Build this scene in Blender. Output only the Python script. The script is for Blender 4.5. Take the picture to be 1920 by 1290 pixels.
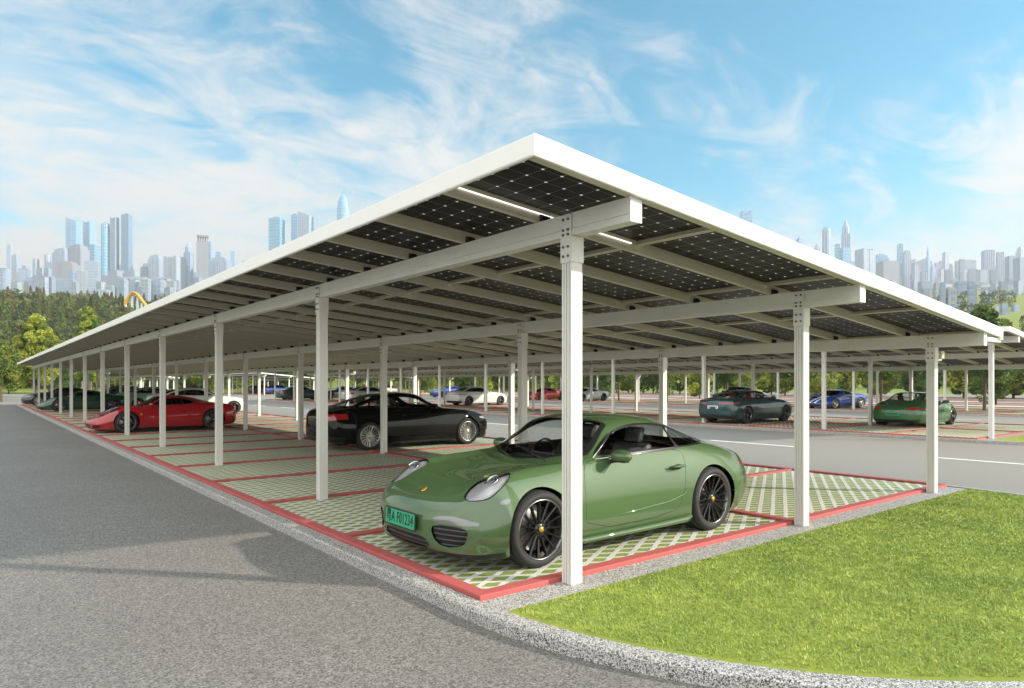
import bpy, bmesh, math, random
import numpy as np
from mathutils import Vector, Matrix
R = math.radians
rnd = random.Random(7)
scene = bpy.context.scene
for o in list(bpy.data.objects): bpy.data.objects.remove(o)
col = scene.collection

# ------------------------------------------------------------------ camera, sky, sun, exposure
CAM = Vector((-2.945, -4.08, 1.60))
DIR = Vector((0.6228, 0.7824, 0)); RGT = Vector((0.7824, -0.6228, 0))
cd = bpy.data.cameras.new('camera'); cam = bpy.data.objects.new('camera', cd); col.objects.link(cam)
cam.location = CAM; cam.rotation_euler = (R(90), 0, -math.asin(0.6228))
cd.sensor_width = 36; cd.lens = 1275/1920*36; cd.shift_y = 74/1920; cd.shift_x = 0
cd.clip_start = 0.05; cd.clip_end = 12000
scene.camera = cam

SUNV = Vector((1.50, -1.65, 1.0)).normalized()           # towards the sun
sl = bpy.data.lights.new('sun', 'SUN'); sun = bpy.data.objects.new('sun', sl); col.objects.link(sun)
sl.energy = 4.2; sl.angle = R(1.0); sl.color = (1.0, 0.91, 0.77)
sun.rotation_euler = SUNV.to_track_quat('Z', 'Y').to_euler()

world = bpy.data.worlds.new('World'); scene.world = world; world.use_nodes = True
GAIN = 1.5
def build_world():
    nt = world.node_tree; N = nt.nodes; L = nt.links; N.clear()
    out = N.new('ShaderNodeOutputWorld'); bg = N.new('ShaderNodeBackground'); L.new(bg.outputs[0], out.inputs[0])
    bg.inputs[1].default_value = 0.15
    sky = N.new('ShaderNodeTexSky'); sky.sky_type = 'NISHITA'; sky.sun_disc = False
    sky.sun_elevation = math.asin(SUNV.z); sky.sun_rotation = math.atan2(SUNV.x, SUNV.y)
    sky.air_density = 1.0; sky.dust_density = 0.6; sky.ozone_density = 2.0
    tc = N.new('ShaderNodeTexCoord'); sp = N.new('ShaderNodeSeparateXYZ'); L.new(tc.outputs['Generated'], sp.inputs[0])
    def m(op, a, b=None, c=None, clamp=False):
        n = N.new('ShaderNodeMath'); n.operation = op; n.use_clamp = clamp
        for i, v in enumerate((a, b, c)):
            if v is None: continue
            if isinstance(v, (int, float)): n.inputs[i].default_value = v
            else: L.new(v, n.inputs[i])
        return n.outputs[0]
    zc = m('MAXIMUM', sp.outputs[2], 0.0)
    den = m('ADD', zc, 0.22)
    cx = m('DIVIDE', sp.outputs[0], den); cy = m('DIVIDE', sp.outputs[1], den)
    cmb = N.new('ShaderNodeCombineXYZ'); L.new(cx, cmb.inputs[0]); L.new(cy, cmb.inputs[1])
    def noise(scale, detail, rough, dist, off=(0, 0, 0), sc=(1, 1, 1), rot=0.0):
        mp = N.new('ShaderNodeMapping'); mp.inputs[1].default_value = off; mp.inputs[3].default_value = sc
        mp.inputs[2].default_value = (0, 0, rot); L.new(cmb.outputs[0], mp.inputs[0])
        n = N.new('ShaderNodeTexNoise'); n.inputs['Scale'].default_value = scale; n.inputs['Detail'].default_value = detail
        n.inputs['Roughness'].default_value = rough; n.inputs['Distortion'].default_value = dist
        L.new(mp.outputs[0], n.inputs[0]); return n.outputs[0]
    a = noise(1.25, 9, 0.58, 0.5, (12.5, 6.6, 0), (1, 1.25, 1), 0.5)
    b = noise(3.2, 10, 0.62, 1.3, (1.3, 8.1, 0), (1, 1.5, 1), 0.9)
    s = m('ADD', m('MULTIPLY', a, 0.60), m('MULTIPLY', b, 0.40))
    # more cloud towards the left of the view and low down
    left = m('ADD', m('MULTIPLY', sp.outputs[0], -float(RGT.x)), m('MULTIPLY', sp.outputs[1], -float(RGT.y)))
    fwd = m('ADD', m('MULTIPLY', sp.outputs[0], float(DIR.x)), m('MULTIPLY', sp.outputs[1], float(DIR.y)))
    lf = m('MULTIPLY', left, 0.17)
    low = m('MULTIPLY', m('SUBTRACT', 0.30, zc), 0.34)
    rt = m('MULTIPLY', m('MAXIMUM', m('SUBTRACT', m('MULTIPLY', left, -1), 0.42), 0), 0.7)
    bk = m('MULTIPLY', m('MAXIMUM', m('MULTIPLY', fwd, -1), 0), 0.5)  # extra cloud behind the camera, added to whiten the fill light
    s2 = m('ADD', m('ADD', m('ADD', m('ADD', s, lf), low), rt), bk)
    # cloud brightened overhead and behind the camera, added as fill light out of view
    def sms(v, a, b):
        q = N.new('ShaderNodeMapRange'); q.interpolation_type = 'SMOOTHSTEP'; q.inputs[1].default_value = a; q.inputs[2].default_value = b; L.new(v, q.inputs[0]); return q.outputs[0]
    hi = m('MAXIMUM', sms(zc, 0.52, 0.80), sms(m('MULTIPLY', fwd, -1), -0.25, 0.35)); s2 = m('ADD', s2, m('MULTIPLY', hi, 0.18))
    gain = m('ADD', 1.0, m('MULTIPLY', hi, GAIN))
    mr = N.new('ShaderNodeMapRange'); mr.interpolation_type = 'SMOOTHSTEP'
    mr.inputs[1].default_value = 0.40; mr.inputs[2].default_value = 0.64; L.new(s2, mr.inputs[0])
    hz = N.new('ShaderNodeMapRange'); hz.interpolation_type = 'SMOOTHSTEP'
    hz.inputs[1].default_value = 0.0; hz.inputs[2].default_value = 0.30; hz.inputs[3].default_value = 0.88; hz.inputs[4].default_value = 0.0
    L.new(zc, hz.inputs[0])
    tint = N.new('ShaderNodeMix'); tint.data_type = 'RGBA'; tint.blend_type = 'MULTIPLY'; tint.inputs[0].default_value = 1.0
    L.new(sky.outputs[0], tint.inputs[6]); tint.inputs[7].default_value = (0.30, 0.95, 0.93, 1)
    mx = N.new('ShaderNodeMix'); mx.data_type = 'RGBA'; L.new(m('MULTIPLY', mr.outputs[0], 0.92), mx.inputs[0])
    L.new(tint.outputs[2], mx.inputs[6]); mx.inputs[7].default_value = (3.95, 3.88, 3.7, 1)
    mh = N.new('ShaderNodeMix'); mh.data_type = 'RGBA'; L.new(hz.outputs[0], mh.inputs[0])
    L.new(mx.outputs[2], mh.inputs[6]); mh.inputs[7].default_value = (3.45, 3.30, 2.98, 1)
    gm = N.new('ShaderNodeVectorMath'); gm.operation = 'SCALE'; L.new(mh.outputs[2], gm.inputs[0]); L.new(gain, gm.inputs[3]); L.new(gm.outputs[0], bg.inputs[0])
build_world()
scene.view_settings.view_transform = 'Standard'; scene.view_settings.look = 'None'
scene.view_settings.exposure = 0.66; scene.view_settings.gamma = 1.0
scene.render.engine = 'CYCLES'
scene.cycles.max_bounces = 7; scene.cycles.diffuse_bounces = 3; scene.cycles.glossy_bounces = 3
scene.cycles.transparent_max_bounces = 16; scene.cycles.transmission_bounces = 3; scene.cycles.volume_bounces = 0
scene.render.resolution_x = 1024; scene.render.resolution_y = 688

# ------------------------------------------------------------------ helpers
def tag(o, label=None, cat=None, group=None, kind=None):
    if label: o['label'] = label
    if cat: o['category'] = cat
    if group: o['group'] = group
    if kind: o['kind'] = kind
    return o
def empty(name, loc=(0, 0, 0), rz=0.0, parent=None):
    o = bpy.data.objects.new(name, None); col.objects.link(o); o.location = loc; o.rotation_euler = (0, 0, rz)
    o.empty_display_size = 0.2
    if parent: o.parent = parent
    return o
def copy_tree(o, parent=None):
    c = o.copy(); col.objects.link(c); c.parent = parent
    for ch in list(o.children): copy_tree(ch, c)
    return c
def link(name, me, parent=None):
    o = bpy.data.objects.new(name, me); col.objects.link(o)
    if parent: o.parent = parent
    return o

class MB:
    """collects polygons and builds one mesh object"""
    def __init__(s): s.v = []; s.f = []; s.m = []; s.sm = []; s.mi = 0; s.smooth = False
    def add(s, vs, fs, mi=None, smooth=None):
        b = len(s.v); s.v += [tuple(p) for p in vs]
        for f in fs:
            s.f.append(tuple(b+i for i in f)); s.m.append(s.mi if mi is None else mi)
            s.sm.append(s.smooth if smooth is None else smooth)
        return s
    def box(s, x0, x1, y0, y1, z0, z1, mi=None):
        vs = [(x0,y0,z0),(x1,y0,z0),(x1,y1,z0),(x0,y1,z0),(x0,y0,z1),(x1,y0,z1),(x1,y1,z1),(x0,y1,z1)]
        return s.add(vs, [(0,3,2,1),(4,5,6,7),(0,1,5,4),(1,2,6,5),(2,3,7,6),(3,0,4,7)], mi, False)
    def bbox(s, x0, x1, y0, y1, z0, z1, b=0.01, mi=None):
        """box with bevelled edges"""
        bm = bmesh.new(); bmesh.ops.create_cube(bm, size=1)
        for v in bm.verts: v.co = Vector(((x0+x1)/2+v.co.x*(x1-x0), (y0+y1)/2+v.co.y*(y1-y0), (z0+z1)/2+v.co.z*(z1-z0)))
        bmesh.ops.bevel(bm, geom=bm.edges[:], offset=b, segments=2, affect='EDGES', profile=0.6)
        bm.verts.index_update()
        s.add([v.co for v in bm.verts], [[v.index for v in f.verts] for f in bm.faces], mi, False); bm.free(); return s
    def prism(s, prof, a, b, mi=None, caps=True, smooth=False):
        """closed profile [(p,q)] swept from frame a to frame b; a, b are functions (p,q)->xyz"""
        n = len(prof); vs = [a(*p) for p in prof]+[b(*p) for p in prof]
        fs = [(i, (i+1) % n, n+(i+1) % n, n+i) for i in range(n)]
        if caps: fs += [tuple(range(n-1, -1, -1)), tuple(range(n, 2*n))]
        return s.add(vs, fs, mi, smooth)
    def tube(s, pts, rad, seg=8, mi=None, smooth=True, caps=True):
        pts = [Vector(p) for p in pts]; n = len(pts)
        rad = rad if isinstance(rad, (list, tuple)) else [rad]*n
        vs = []; up = Vector((0, 0, 1))
        for i, p in enumerate(pts):
            d = (pts[min(i+1, n-1)]-pts[max(i-1, 0)]).normalized()
            if abs(d.dot(up)) > 0.98: a = Vector((1, 0, 0))
            else: a = up
            x = d.cross(a).normalized(); y = d.cross(x).normalized()
            for k in range(seg):
                t = 2*math.pi*k/seg; vs.append(p+(x*math.cos(t)+y*math.sin(t))*rad[i])
        fs = []
        for i in range(n-1):
            for k in range(seg):
                k2 = (k+1) % seg; fs.append((i*seg+k, i*seg+k2, (i+1)*seg+k2, (i+1)*seg+k))
        if caps: fs += [tuple(range(seg-1, -1, -1)), tuple(range((n-1)*seg, n*seg))]
        return s.add(vs, fs, mi, smooth)
    def lathe(s, prof, seg=48, axis='y', c=(0, 0, 0), mi=None, smooth=True, a0=0.0, a1=None):
        """prof [(radius, along)], revolved round axis"""
        full = a1 is None; a1 = 2*math.pi if full else a1
        n = len(prof); vs = []; K = seg if full else seg+1
        for k in range(K):
            t = a0+(a1-a0)*k/seg; ct, st = math.cos(t), math.sin(t)
            for r, a in prof:
                if axis == 'y': vs.append((c[0]+r*ct, c[1]+a, c[2]+r*st))
                elif axis == 'z': vs.append((c[0]+r*ct, c[1]+r*st, c[2]+a))
                else: vs.append((c[0]+a, c[1]+r*ct, c[2]+r*st))
        fs = []
        for k in range(seg):
            k2 = (k+1) % K
            for i in range(n-1): fs.append((k*n+i, k*n+i+1, k2*n+i+1, k2*n+i))
        return s.add(vs, fs, mi, smooth)
    def ell(s, c, r, seg=16, rings=10, mi=None):
        prof = [(max(1e-4, math.sin(math.pi*i/rings)), -math.cos(math.pi*i/rings)) for i in range(rings+1)]
        vs = []; n = len(prof)
        for k in range(seg):
            t = 2*math.pi*k/seg
            for q, a in prof: vs.append((c[0]+r[0]*q*math.cos(t), c[1]+r[1]*q*math.sin(t), c[2]+r[2]*a))
        fs = [(k*n+i, k*n+i+1, ((k+1) % seg)*n+i+1, ((k+1) % seg)*n+i) for k in range(seg) for i in range(n-1)]
        return s.add(vs, fs, mi, True)
    def mesh(s, name, mats, fix=True):
        me = bpy.data.meshes.new(name); me.from_pydata(s.v, [], s.f)
        for m in (mats if isinstance(mats, (list, tuple)) else [mats]): me.materials.append(m)
        me.polygons.foreach_set('material_index', s.m); me.polygons.foreach_set('use_smooth', s.sm)
        if fix:
            bm = bmesh.new(); bm.from_mesh(me); bmesh.ops.recalc_face_normals(bm, faces=bm.faces[:]); bm.to_mesh(me); bm.free()
        me.update(); return me
    def build(s, name, mats, parent=None, fix=True): return link(name, s.mesh(name, mats, fix), parent)

# ------------------------------------------------------------------ materials
class NT:
    def __init__(s, mat):
        mat.use_nodes = True; s.t = mat.node_tree; s.N = s.t.nodes; s.L = s.t.links
        s.b = s.N['Principled BSDF']; s.out = s.N['Material Output']
    def n(s, typ, **k):
        n = s.N.new(typ)
        for a, v in k.items(): setattr(n, a, v)
        return n
    def set(s, inp, v):
        if hasattr(v, 'is_linked') or hasattr(v, 'links'): s.L.new(v, inp)
        elif isinstance(v, (tuple, list)) and len(v) == 3 and inp.type == 'RGBA': inp.default_value = (*v, 1)
        else: inp.default_value = v
    def math(s, op, a, b=None, c=None, clamp=False):
        n = s.n('ShaderNodeMath', operation=op, use_clamp=clamp)
        for i, v in enumerate((a, b, c)):
            if v is not None: s.set(n.inputs[i], v)
        return n.outputs[0]
    def mix(s, f, a, b, blend='MIX'):
        n = s.n('ShaderNodeMix', data_type='RGBA', blend_type=blend)
        s.set(n.inputs[0], f); s.set(n.inputs[6], a); s.set(n.inputs[7], b); return n.outputs[2]
    def noise(s, vec, scale, detail=3, rough=0.5, dist=0.0):
        n = s.n('ShaderNodeTexNoise'); n.inputs['Scale'].default_value = scale; n.inputs['Detail'].default_value = detail
        n.inputs['Roughness'].default_value = rough; n.inputs['Distortion'].default_value = dist
        if vec is not None: s.L.new(vec, n.inputs['Vector'])
        return n.outputs[0]
    def rng(s, v, a, b, c=0.0, d=1.0, smooth=False):
        n = s.n('ShaderNodeMapRange'); n.interpolation_type = 'SMOOTHSTEP' if smooth else 'LINEAR'
        s.set(n.inputs[0], v)
        for i, q in enumerate((a, b, c, d)): n.inputs[i+1].default_value = q
        return n.outputs[0]
    def coord(s, kind='Object'):
        return s.n('ShaderNodeTexCoord').outputs[kind]
    def pos(s): return s.n('ShaderNodeNewGeometry').outputs['Position']
    def bump(s, h, strength=0.3, dist=0.01):
        n = s.n('ShaderNodeBump'); n.inputs['Strength'].default_value = strength; n.inputs['Distance'].default_value = dist
        s.L.new(h, n.inputs['Height']); s.L.new(n.outputs[0], s.b.inputs['Normal'])
def P(name, c, rough=0.5, metal=0.0, coat=0.0, var=0.0, vscale=3.0, spec=None, bump=0.0, bscale=40, emit=None, es=0.0):
    m = bpy.data.materials.new(name); t = NT(m); b = t.b
    b.inputs['Base Color'].default_value = (*c, 1); b.inputs['Roughness'].default_value = rough; b.inputs['Metallic'].default_value = metal
    b.inputs['Coat Weight'].default_value = coat; b.inputs['Coat Roughness'].default_value = 0.03
    if spec is not None: b.inputs['Specular IOR Level'].default_value = spec
    if var:
        nz = t.noise(t.coord(), vscale, 5, 0.6)
        t.L.new(t.mix(nz, tuple(x*(1-var) for x in c), tuple(min(1, x*(1+var)) for x in c)), b.inputs['Base Color'])
        t.L.new(t.math('ADD', rough-0.06, t.math('MULTIPLY', t.noise(t.coord(), vscale*3, 3), 0.12)), b.inputs['Roughness'])
    if bump: t.bump(t.noise(t.coord(), bscale, 4), bump, 0.005)
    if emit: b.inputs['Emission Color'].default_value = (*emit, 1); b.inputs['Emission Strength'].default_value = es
    return m
def paint_mat(name, c, metal=0.25, rough=0.32, c2=None):
    """coated car paint; the unpainted inner side of the sheet is dark trim"""
    m = bpy.data.materials.new(name); t = NT(m); b = t.b
    fl = t.noise(t.coord(), 900, 1); base = t.mix(fl, tuple(x*0.88 for x in c), tuple(min(1, x*1.12) for x in c))
    bf = t.n('ShaderNodeNewGeometry').outputs['Backfacing']
    t.L.new(t.mix(bf, base, (0.015, 0.015, 0.016)), b.inputs['Base Color'])
    b.inputs['Metallic'].default_value = metal; b.inputs['Roughness'].default_value = max(rough, 0.5); b.inputs['Specular IOR Level'].default_value = 0.15
    b.inputs['Coat Weight'].default_value = 1.0; b.inputs['Coat Roughness'].default_value = 0.015; b.inputs['Coat IOR'].default_value = 1.65
    return m
def glass_mat(name, c=(0.55, 0.6, 0.58), tint=0.6):
    m = bpy.data.materials.new(name); t = NT(m)
    tr = t.n('ShaderNodeBsdfTransparent'); tr.inputs[0].default_value = (c[0]*tint, c[1]*tint, c[2]*tint, 1)
    gl = t.n('ShaderNodeBsdfGlossy'); gl.inputs['Roughness'].default_value = 0.01
    fr = t.n('ShaderNodeLayerWeight'); fr.inputs[0].default_value = 0.5
    f = t.math('ADD', t.math('MULTIPLY', t.math('POWER', fr.outputs['Facing'], 5.0), 0.9), 0.055, clamp=True)
    ms = t.n('ShaderNodeMixShader'); t.L.new(f, ms.inputs[0]); t.L.new(tr.outputs[0], ms.inputs[1]); t.L.new(gl.outputs[0], ms.inputs[2])
    t.L.new(ms.outputs[0], t.out.inputs[0]); return m

def mat_asphalt():
    m = bpy.data.materials.new('asphalt'); t = NT(m); p = t.pos()
    sp = t.rng(t.noise(p, 75, 2, 0.7), 0.36, 0.64); sp2 = t.rng(t.noise(p, 35, 3, 0.7), 0.35, 0.65); big = t.rng(t.noise(p, 0.35, 5, 0.6), 0.3, 0.7)
    c = t.mix(sp, (0.055, 0.052, 0.047), (0.36, 0.34, 0.305)); c = t.mix(t.math('MULTIPLY', sp2, 0.40), c, (0.075, 0.068, 0.057))
    c = t.mix(t.math('MULTIPLY', big, 0.35), c, (0.10, 0.094, 0.082))
    t.L.new(c, t.b.inputs['Base Color']); t.b.inputs['Roughness'].default_value = 0.85
    t.bump(t.math('ADD', sp, sp2), 0.35, 0.006); return m
def mat_road():
    m = bpy.data.materials.new('pale_asphalt'); t = NT(m); p = t.pos()
    sp = t.rng(t.noise(p, 90, 3, 0.7), 0.3, 0.7); big = t.rng(t.noise(p, 0.5, 5, 0.6), 0.3, 0.7)
    c = t.mix(sp, (0.17, 0.156, 0.134), (0.30, 0.275, 0.235)); c = t.mix(t.math('MULTIPLY', big, 0.3), c, (0.21, 0.195, 0.165))
    t.L.new(c, t.b.inputs['Base Color']); t.b.inputs['Roughness'].default_value = 0.8; t.bump(sp, 0.2, 0.003); return m
def mat_granite():
    m = bpy.data.materials.new('speckled_granite'); t = NT(m); p = t.pos()
    v = t.n('ShaderNodeTexVoronoi'); v.inputs['Scale'].default_value = 140; t.L.new(p, v.inputs[0])
    sx = t.n('ShaderNodeSeparateColor'); t.L.new(v.outputs['Color'], sx.inputs[0])
    c = t.mix(t.rng(sx.outputs[0], 0.12, 0.9), (0.03, 0.03, 0.032), (0.60, 0.58, 0.54))
    c = t.mix(t.math('MULTIPLY', t.rng(t.noise(p, 1.5, 4), 0.35, 0.7), 0.25), c, (0.36, 0.35, 0.32))
    t.L.new(c, t.b.inputs['Base Color']); t.b.inputs['Roughness'].default_value = 0.75; t.bump(sx.outputs[0], 0.3, 0.004); return m
def mat_paver():
    """lozenge grass pavers: bars at +-30 degrees round grass cells"""
    m = bpy.data.materials.new('grass_paver'); t = NT(m); p = t.pos(); sp = t.n('ShaderNodeSeparateXYZ'); t.L.new(p, sp.inputs[0])
    wob = t.math('MULTIPLY', t.math('SUBTRACT', t.noise(p, 14, 2), 0.5), 0.022)
    x, y = sp.outputs[0], t.math('ADD', sp.outputs[1], wob)
    q = 0.152
    def fam(sgn):
        d = t.math('DIVIDE', t.math('ADD', t.math('MULTIPLY', x, 0.5*sgn), t.math('MULTIPLY', y, 0.866)), q)
        return t.math('ABSOLUTE', t.math('SUBTRACT', t.math('FRACT', d), 0.5))       # 0.5 at bar centre
    a, b = fam(1), fam(-1); mxx = t.math('MAXIMUM', a, b); sm = t.math('SMOOTH_MAX', a, b, 0.12)
    mask = t.rng(sm, 0.315, 0.355)                                                       # 1 = concrete
    gn = t.noise(p, 75, 4, 0.7); gb = t.noise(p, 2.2, 3)
    g = t.mix(t.rng(gn, 0.3, 0.7), (0.09, 0.18, 0.02), (0.28, 0.40, 0.06)); g = t.mix(t.rng(gb, 0.35, 0.7), g, (0.25, 0.27, 0.06))
    cn = t.noise(p, 60, 4, 0.6); cc = t.mix(cn, (0.50, 0.485, 0.44), (0.72, 0.70, 0.64)); cc = t.mix(t.rng(t.noise(p, 0.8, 4), 0.5, 0.8, 0, 0.5), cc, (0.30, 0.30, 0.24))
    t.L.new(t.mix(mask, g, cc), t.b.inputs['Base Color']); t.b.inputs['Roughness'].default_value = 0.9
    h = t.math('ADD', t.math('MULTIPLY', mask, 1.0), t.math('MULTIPLY', gn, 0.6)); t.bump(h, 0.8, 0.018); return m
def mat_grass(name='lawn', k=1.0):
    m = bpy.data.materials.new(name); t = NT(m); p = t.pos()
    a = t.noise(p, 1.3, 4, 0.65); b = t.noise(p, 9, 4, 0.7); c_ = t.noise(p, 130, 3, 0.8)
    c = t.mix(t.rng(a, 0.3, 0.7), (0.17*k, 0.26*k, 0.02*k), (0.38*k, 0.43*k, 0.04*k)); c = t.mix(t.rng(b, 0.35, 0.75, 0, 0.6), c, (0.13*k, 0.23*k, 0.025*k))
    c = t.mix(t.rng(c_, 0.35, 0.7, 0, 0.7), c, (0.44*k, 0.46*k, 0.08*k))
    t.L.new(c, t.b.inputs['Base Color']); t.b.inputs['Roughness'].default_value = 0.9; t.bump(c_, 0.8, 0.03); return m
def mat_blade():
    m = bpy.data.materials.new('grass_blade'); t = NT(m); p = t.pos()
    a = t.noise(p, 1.3, 4, 0.65); b = t.noise(p, 7, 4, 0.7); c_ = t.noise(p, 90, 2, 0.8)
    c = t.mix(t.rng(a, 0.3, 0.7), (0.15, 0.26, 0.045), (0.46, 0.53, 0.11)); c = t.mix(t.rng(b, 0.40, 0.66, 0, 0.8), c, (0.11, 0.21, 0.045))
    c = t.mix(t.rng(c_, 0.4, 0.7, 0, 0.6), c, (0.50, 0.54, 0.17))
    t.L.new(c, t.b.inputs['Base Color']); t.b.inputs['Roughness'].default_value = 0.6; t.b.inputs['Specular IOR Level'].default_value = 0.25
    return m
def mat_leaf(name, dark, light):
    m = bpy.data.materials.new(name); t = NT(m); oi = t.n('ShaderNodeObjectInfo').outputs['Random']
    n1 = t.noise(t.pos(), 0.9, 3, 0.6); n2 = t.noise(t.pos(), 6, 2)
    c = t.mix(t.rng(n1, 0.3, 0.7), dark, light); c = t.mix(t.rng(n2, 0.4, 0.7, 0, 0.5), c, tuple(x*1.35 for x in light))
    c = t.mix(t.math('MULTIPLY', oi, 0.35), c, (light[0]*1.25, light[1], light[2]*0.8))
    t.L.new(c, t.b.inputs['Base Color']); t.b.inputs['Roughness'].default_value = 0.55
    t.b.inputs['Specular IOR Level'].default_value = 0.2
    tl = t.n('ShaderNodeBsdfTranslucent'); t.L.new(c, tl.inputs[0])
    ms = t.n('ShaderNodeMixShader'); ms.inputs[0].default_value = 0.3; t.L.new(t.b.outputs[0], ms.inputs[1]); t.L.new(tl.outputs[0], ms.inputs[2])
    t.L.new(ms.outputs[0], t.out.inputs[0]); return m
def mat_panel():
    """underside of a double-glass solar module: near-black cells, thin pale joints, pale dots where four cells meet"""
    m = bpy.data.materials.new('solar_cells'); t = NT(m); sp = t.n('ShaderNodeSeparateXYZ'); t.L.new(t.coord('Object'), sp.inputs[0])
    px, py = 2.225/12, 1.07/6
    fx = t.math('ABSOLUTE', t.math('SUBTRACT', t.math('FRACT', t.math('DIVIDE', sp.outputs[0], px)), 0.5))
    fy = t.math('ABSOLUTE', t.math('SUBTRACT', t.math('FRACT', t.math('DIVIDE', sp.outputs[1], py)), 0.5))
    ln = t.math('MAXIMUM', t.math('GREATER_THAN', fx, 0.489), t.math('GREATER_THAN', fy, 0.489))
    dot = t.math('GREATER_THAN', t.math('ADD', fx, fy), 0.915)
    bus = t.math('GREATER_THAN', t.math('ABSOLUTE', t.math('SUBTRACT', t.math('FRACT', t.math('DIVIDE', sp.outputs[1], py/9)), 0.5)), 0.46)
    c = t.mix(t.noise(t.pos(), 4, 3), (0.014, 0.012, 0.011), (0.026, 0.022, 0.019)); c = t.mix(t.math('MULTIPLY', bus, 0.25), c, (0.09, 0.085, 0.08))
    c = t.mix(t.math('MULTIPLY', ln, 0.6), c, (0.42, 0.40, 0.36)); c = t.mix(dot, c, (0.85, 0.85, 0.8))
    t.L.new(c, t.b.inputs['Base Color']); t.b.inputs['Roughness'].default_value = 0.4; t.b.inputs['Specular IOR Level'].default_value = 0.08
    # the clear glass between the cells lets sky light through
    tr = t.n('ShaderNodeBsdfTranslucent'); tr.inputs[0].default_value = (0.9, 0.92, 0.9, 1)
    ms = t.n('ShaderNodeMixShader'); t.L.new(t.math('MULTIPLY', t.math('MAXIMUM', dot, t.math('MULTIPLY', ln, 0.15)), 0.6), ms.inputs[0])
    t.L.new(t.b.outputs[0], ms.inputs[1]); t.L.new(tr.outputs[0], ms.inputs[2]); t.L.new(ms.outputs[0], t.out.inputs[0]); return m
def mat_facade(name, fl=3.4, bay=3.2, win=(0.10, 0.16, 0.24), wz=(0.30, 0.80), wx=(0.22, 0.80), rough=0.5):
    m = bpy.data.materials.new(name); t = NT(m); sp = t.n('ShaderNodeSeparateXYZ'); t.L.new(t.coord('Object'), sp.inputs[0])
    nz = t.n('ShaderNodeSeparateXYZ'); t.L.new(t.n('ShaderNodeNewGeometry').outputs['Normal'], nz.inputs[0])
    fz = t.math('FRACT', t.math('DIVIDE', sp.outputs[2], fl)); fu = t.math('FRACT', t.math('DIVIDE', t.math('ADD', sp.outputs[0], t.math('ADD', sp.outputs[1], 500.0)), bay))
    def band(v, a, b): return t.math('MULTIPLY', t.math('GREATER_THAN', v, a), t.math('LESS_THAN', v, b))
    w = t.math('MULTIPLY', band(fz, *wz), band(fu, *wx)); w = t.math('MULTIPLY', w, t.math('LESS_THAN', nz.outputs[2], 0.5))
    oc = t.n('ShaderNodeObjectInfo').outputs['Color']; var = t.noise(t.coord('Object'), 0.12, 3)
    base = t.mix(t.math('MULTIPLY', var, 0.35), t.mix(1.0, oc, (0.52, 0.54, 0.60), 'MULTIPLY'), (0.17, 0.17, 0.19)); wv = t.mix(t.noise(t.coord('Object'), 0.31, 2), win, tuple(min(1, x*2.2) for x in win))
    t.L.new(t.mix(w, base, wv), t.b.inputs['Base Color']); t.b.inputs['Roughness'].default_value = rough; return m

M = {}
M['white'] = P('white_powder_coat', (0.80, 0.79, 0.76), 0.42, var=0.04, vscale=2)
M['alu'] = P('mill_aluminium', (0.60, 0.56, 0.45), 0.45, 0.1, var=0.08, vscale=4)
M['postm'] = P('post_aluminium', (0.70, 0.685, 0.64), 0.4, 0.12, var=0.07, vscale=5)
M['fascia'] = P('fascia_white', (0.84, 0.83, 0.79), 0.45, var=0.03, vscale=3)
M['bolt'] = P('bolt_steel', (0.16, 0.15, 0.14), 0.5, 0.8)
M['clamp'] = P('black_clamp', (0.02, 0.02, 0.02), 0.5)
M['groove'] = P('groove_shadow_gap', (0.10, 0.10, 0.10), 0.7)
M['frame'] = P('module_frame', (0.60, 0.56, 0.44), 0.4, 0.3)
M['panel'] = mat_panel(); M['tube'] = P('sunlit_edge_glow', (0.9, 0.9, 0.9), 0.4, emit=(1, 0.98, 0.95), es=1.0)  # tube: glow standing in for sunlight on a purlin edge, no lamp
M['asphalt'] = mat_asphalt(); M['road'] = mat_road(); M['granite'] = mat_granite(); M['paver'] = mat_paver()
M['red'] = P('red_kerb_paint', (0.40, 0.085, 0.078), 0.7, var=0.22, vscale=2.5, bump=0.2, bscale=60)
M['lawn'] = mat_grass('lawn'); M['blade'] = mat_blade(); M['meadow'] = mat_grass('far_grass', 0.6)
M['line'] = P('road_marking', (0.78, 0.77, 0.74), 0.7, var=0.08, vscale=12)
M['bark'] = P('bark', (0.10, 0.075, 0.055), 0.9, var=0.4, vscale=8, bump=0.6, bscale=25)
M['leaf'] = mat_leaf('leaf_green', (0.05, 0.10, 0.025), (0.17, 0.235, 0.06))
M['leaf2'] = mat_leaf('leaf_deep', (0.025, 0.060, 0.020), (0.10, 0.155, 0.050))
M['leafb'] = mat_leaf('leaf_bright', (0.14, 0.19, 0.03), (0.42, 0.48, 0.10)); M['leafy'] = mat_leaf('leaf_yellow', (0.09, 0.12, 0.025), (0.29, 0.33, 0.075))
M['leafo'] = mat_leaf('leaf_rust', (0.08, 0.075, 0.03), (0.20, 0.17, 0.075))
M['tyre'] = P('tyre_rubber', (0.022, 0.022, 0.022), 0.75, bump=0.15, bscale=80)
M['rimblack'] = P('rim_black', (0.02, 0.02, 0.021), 0.25, 0.6, coat=0.6)
M['rimsilver'] = P('rim_silver', (0.55, 0.54, 0.50), 0.3, 0.9)
M['rimedge'] = P('rim_edge', (0.20, 0.195, 0.19), 0.25, 0.9)
M['disc'] = P('brake_disc', (0.22, 0.21, 0.21), 0.35, 0.9)
M['gold'] = P('gold_cap', (0.60, 0.32, 0.05), 0.35, 0.6)
M['redcap'] = P('red_caliper', (0.35, 0.03, 0.02), 0.4)
M['trim'] = P('black_trim', (0.014, 0.014, 0.015), 0.35)
M['grille'] = P('dark_grille', (0.008, 0.008, 0.008), 0.6)
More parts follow.
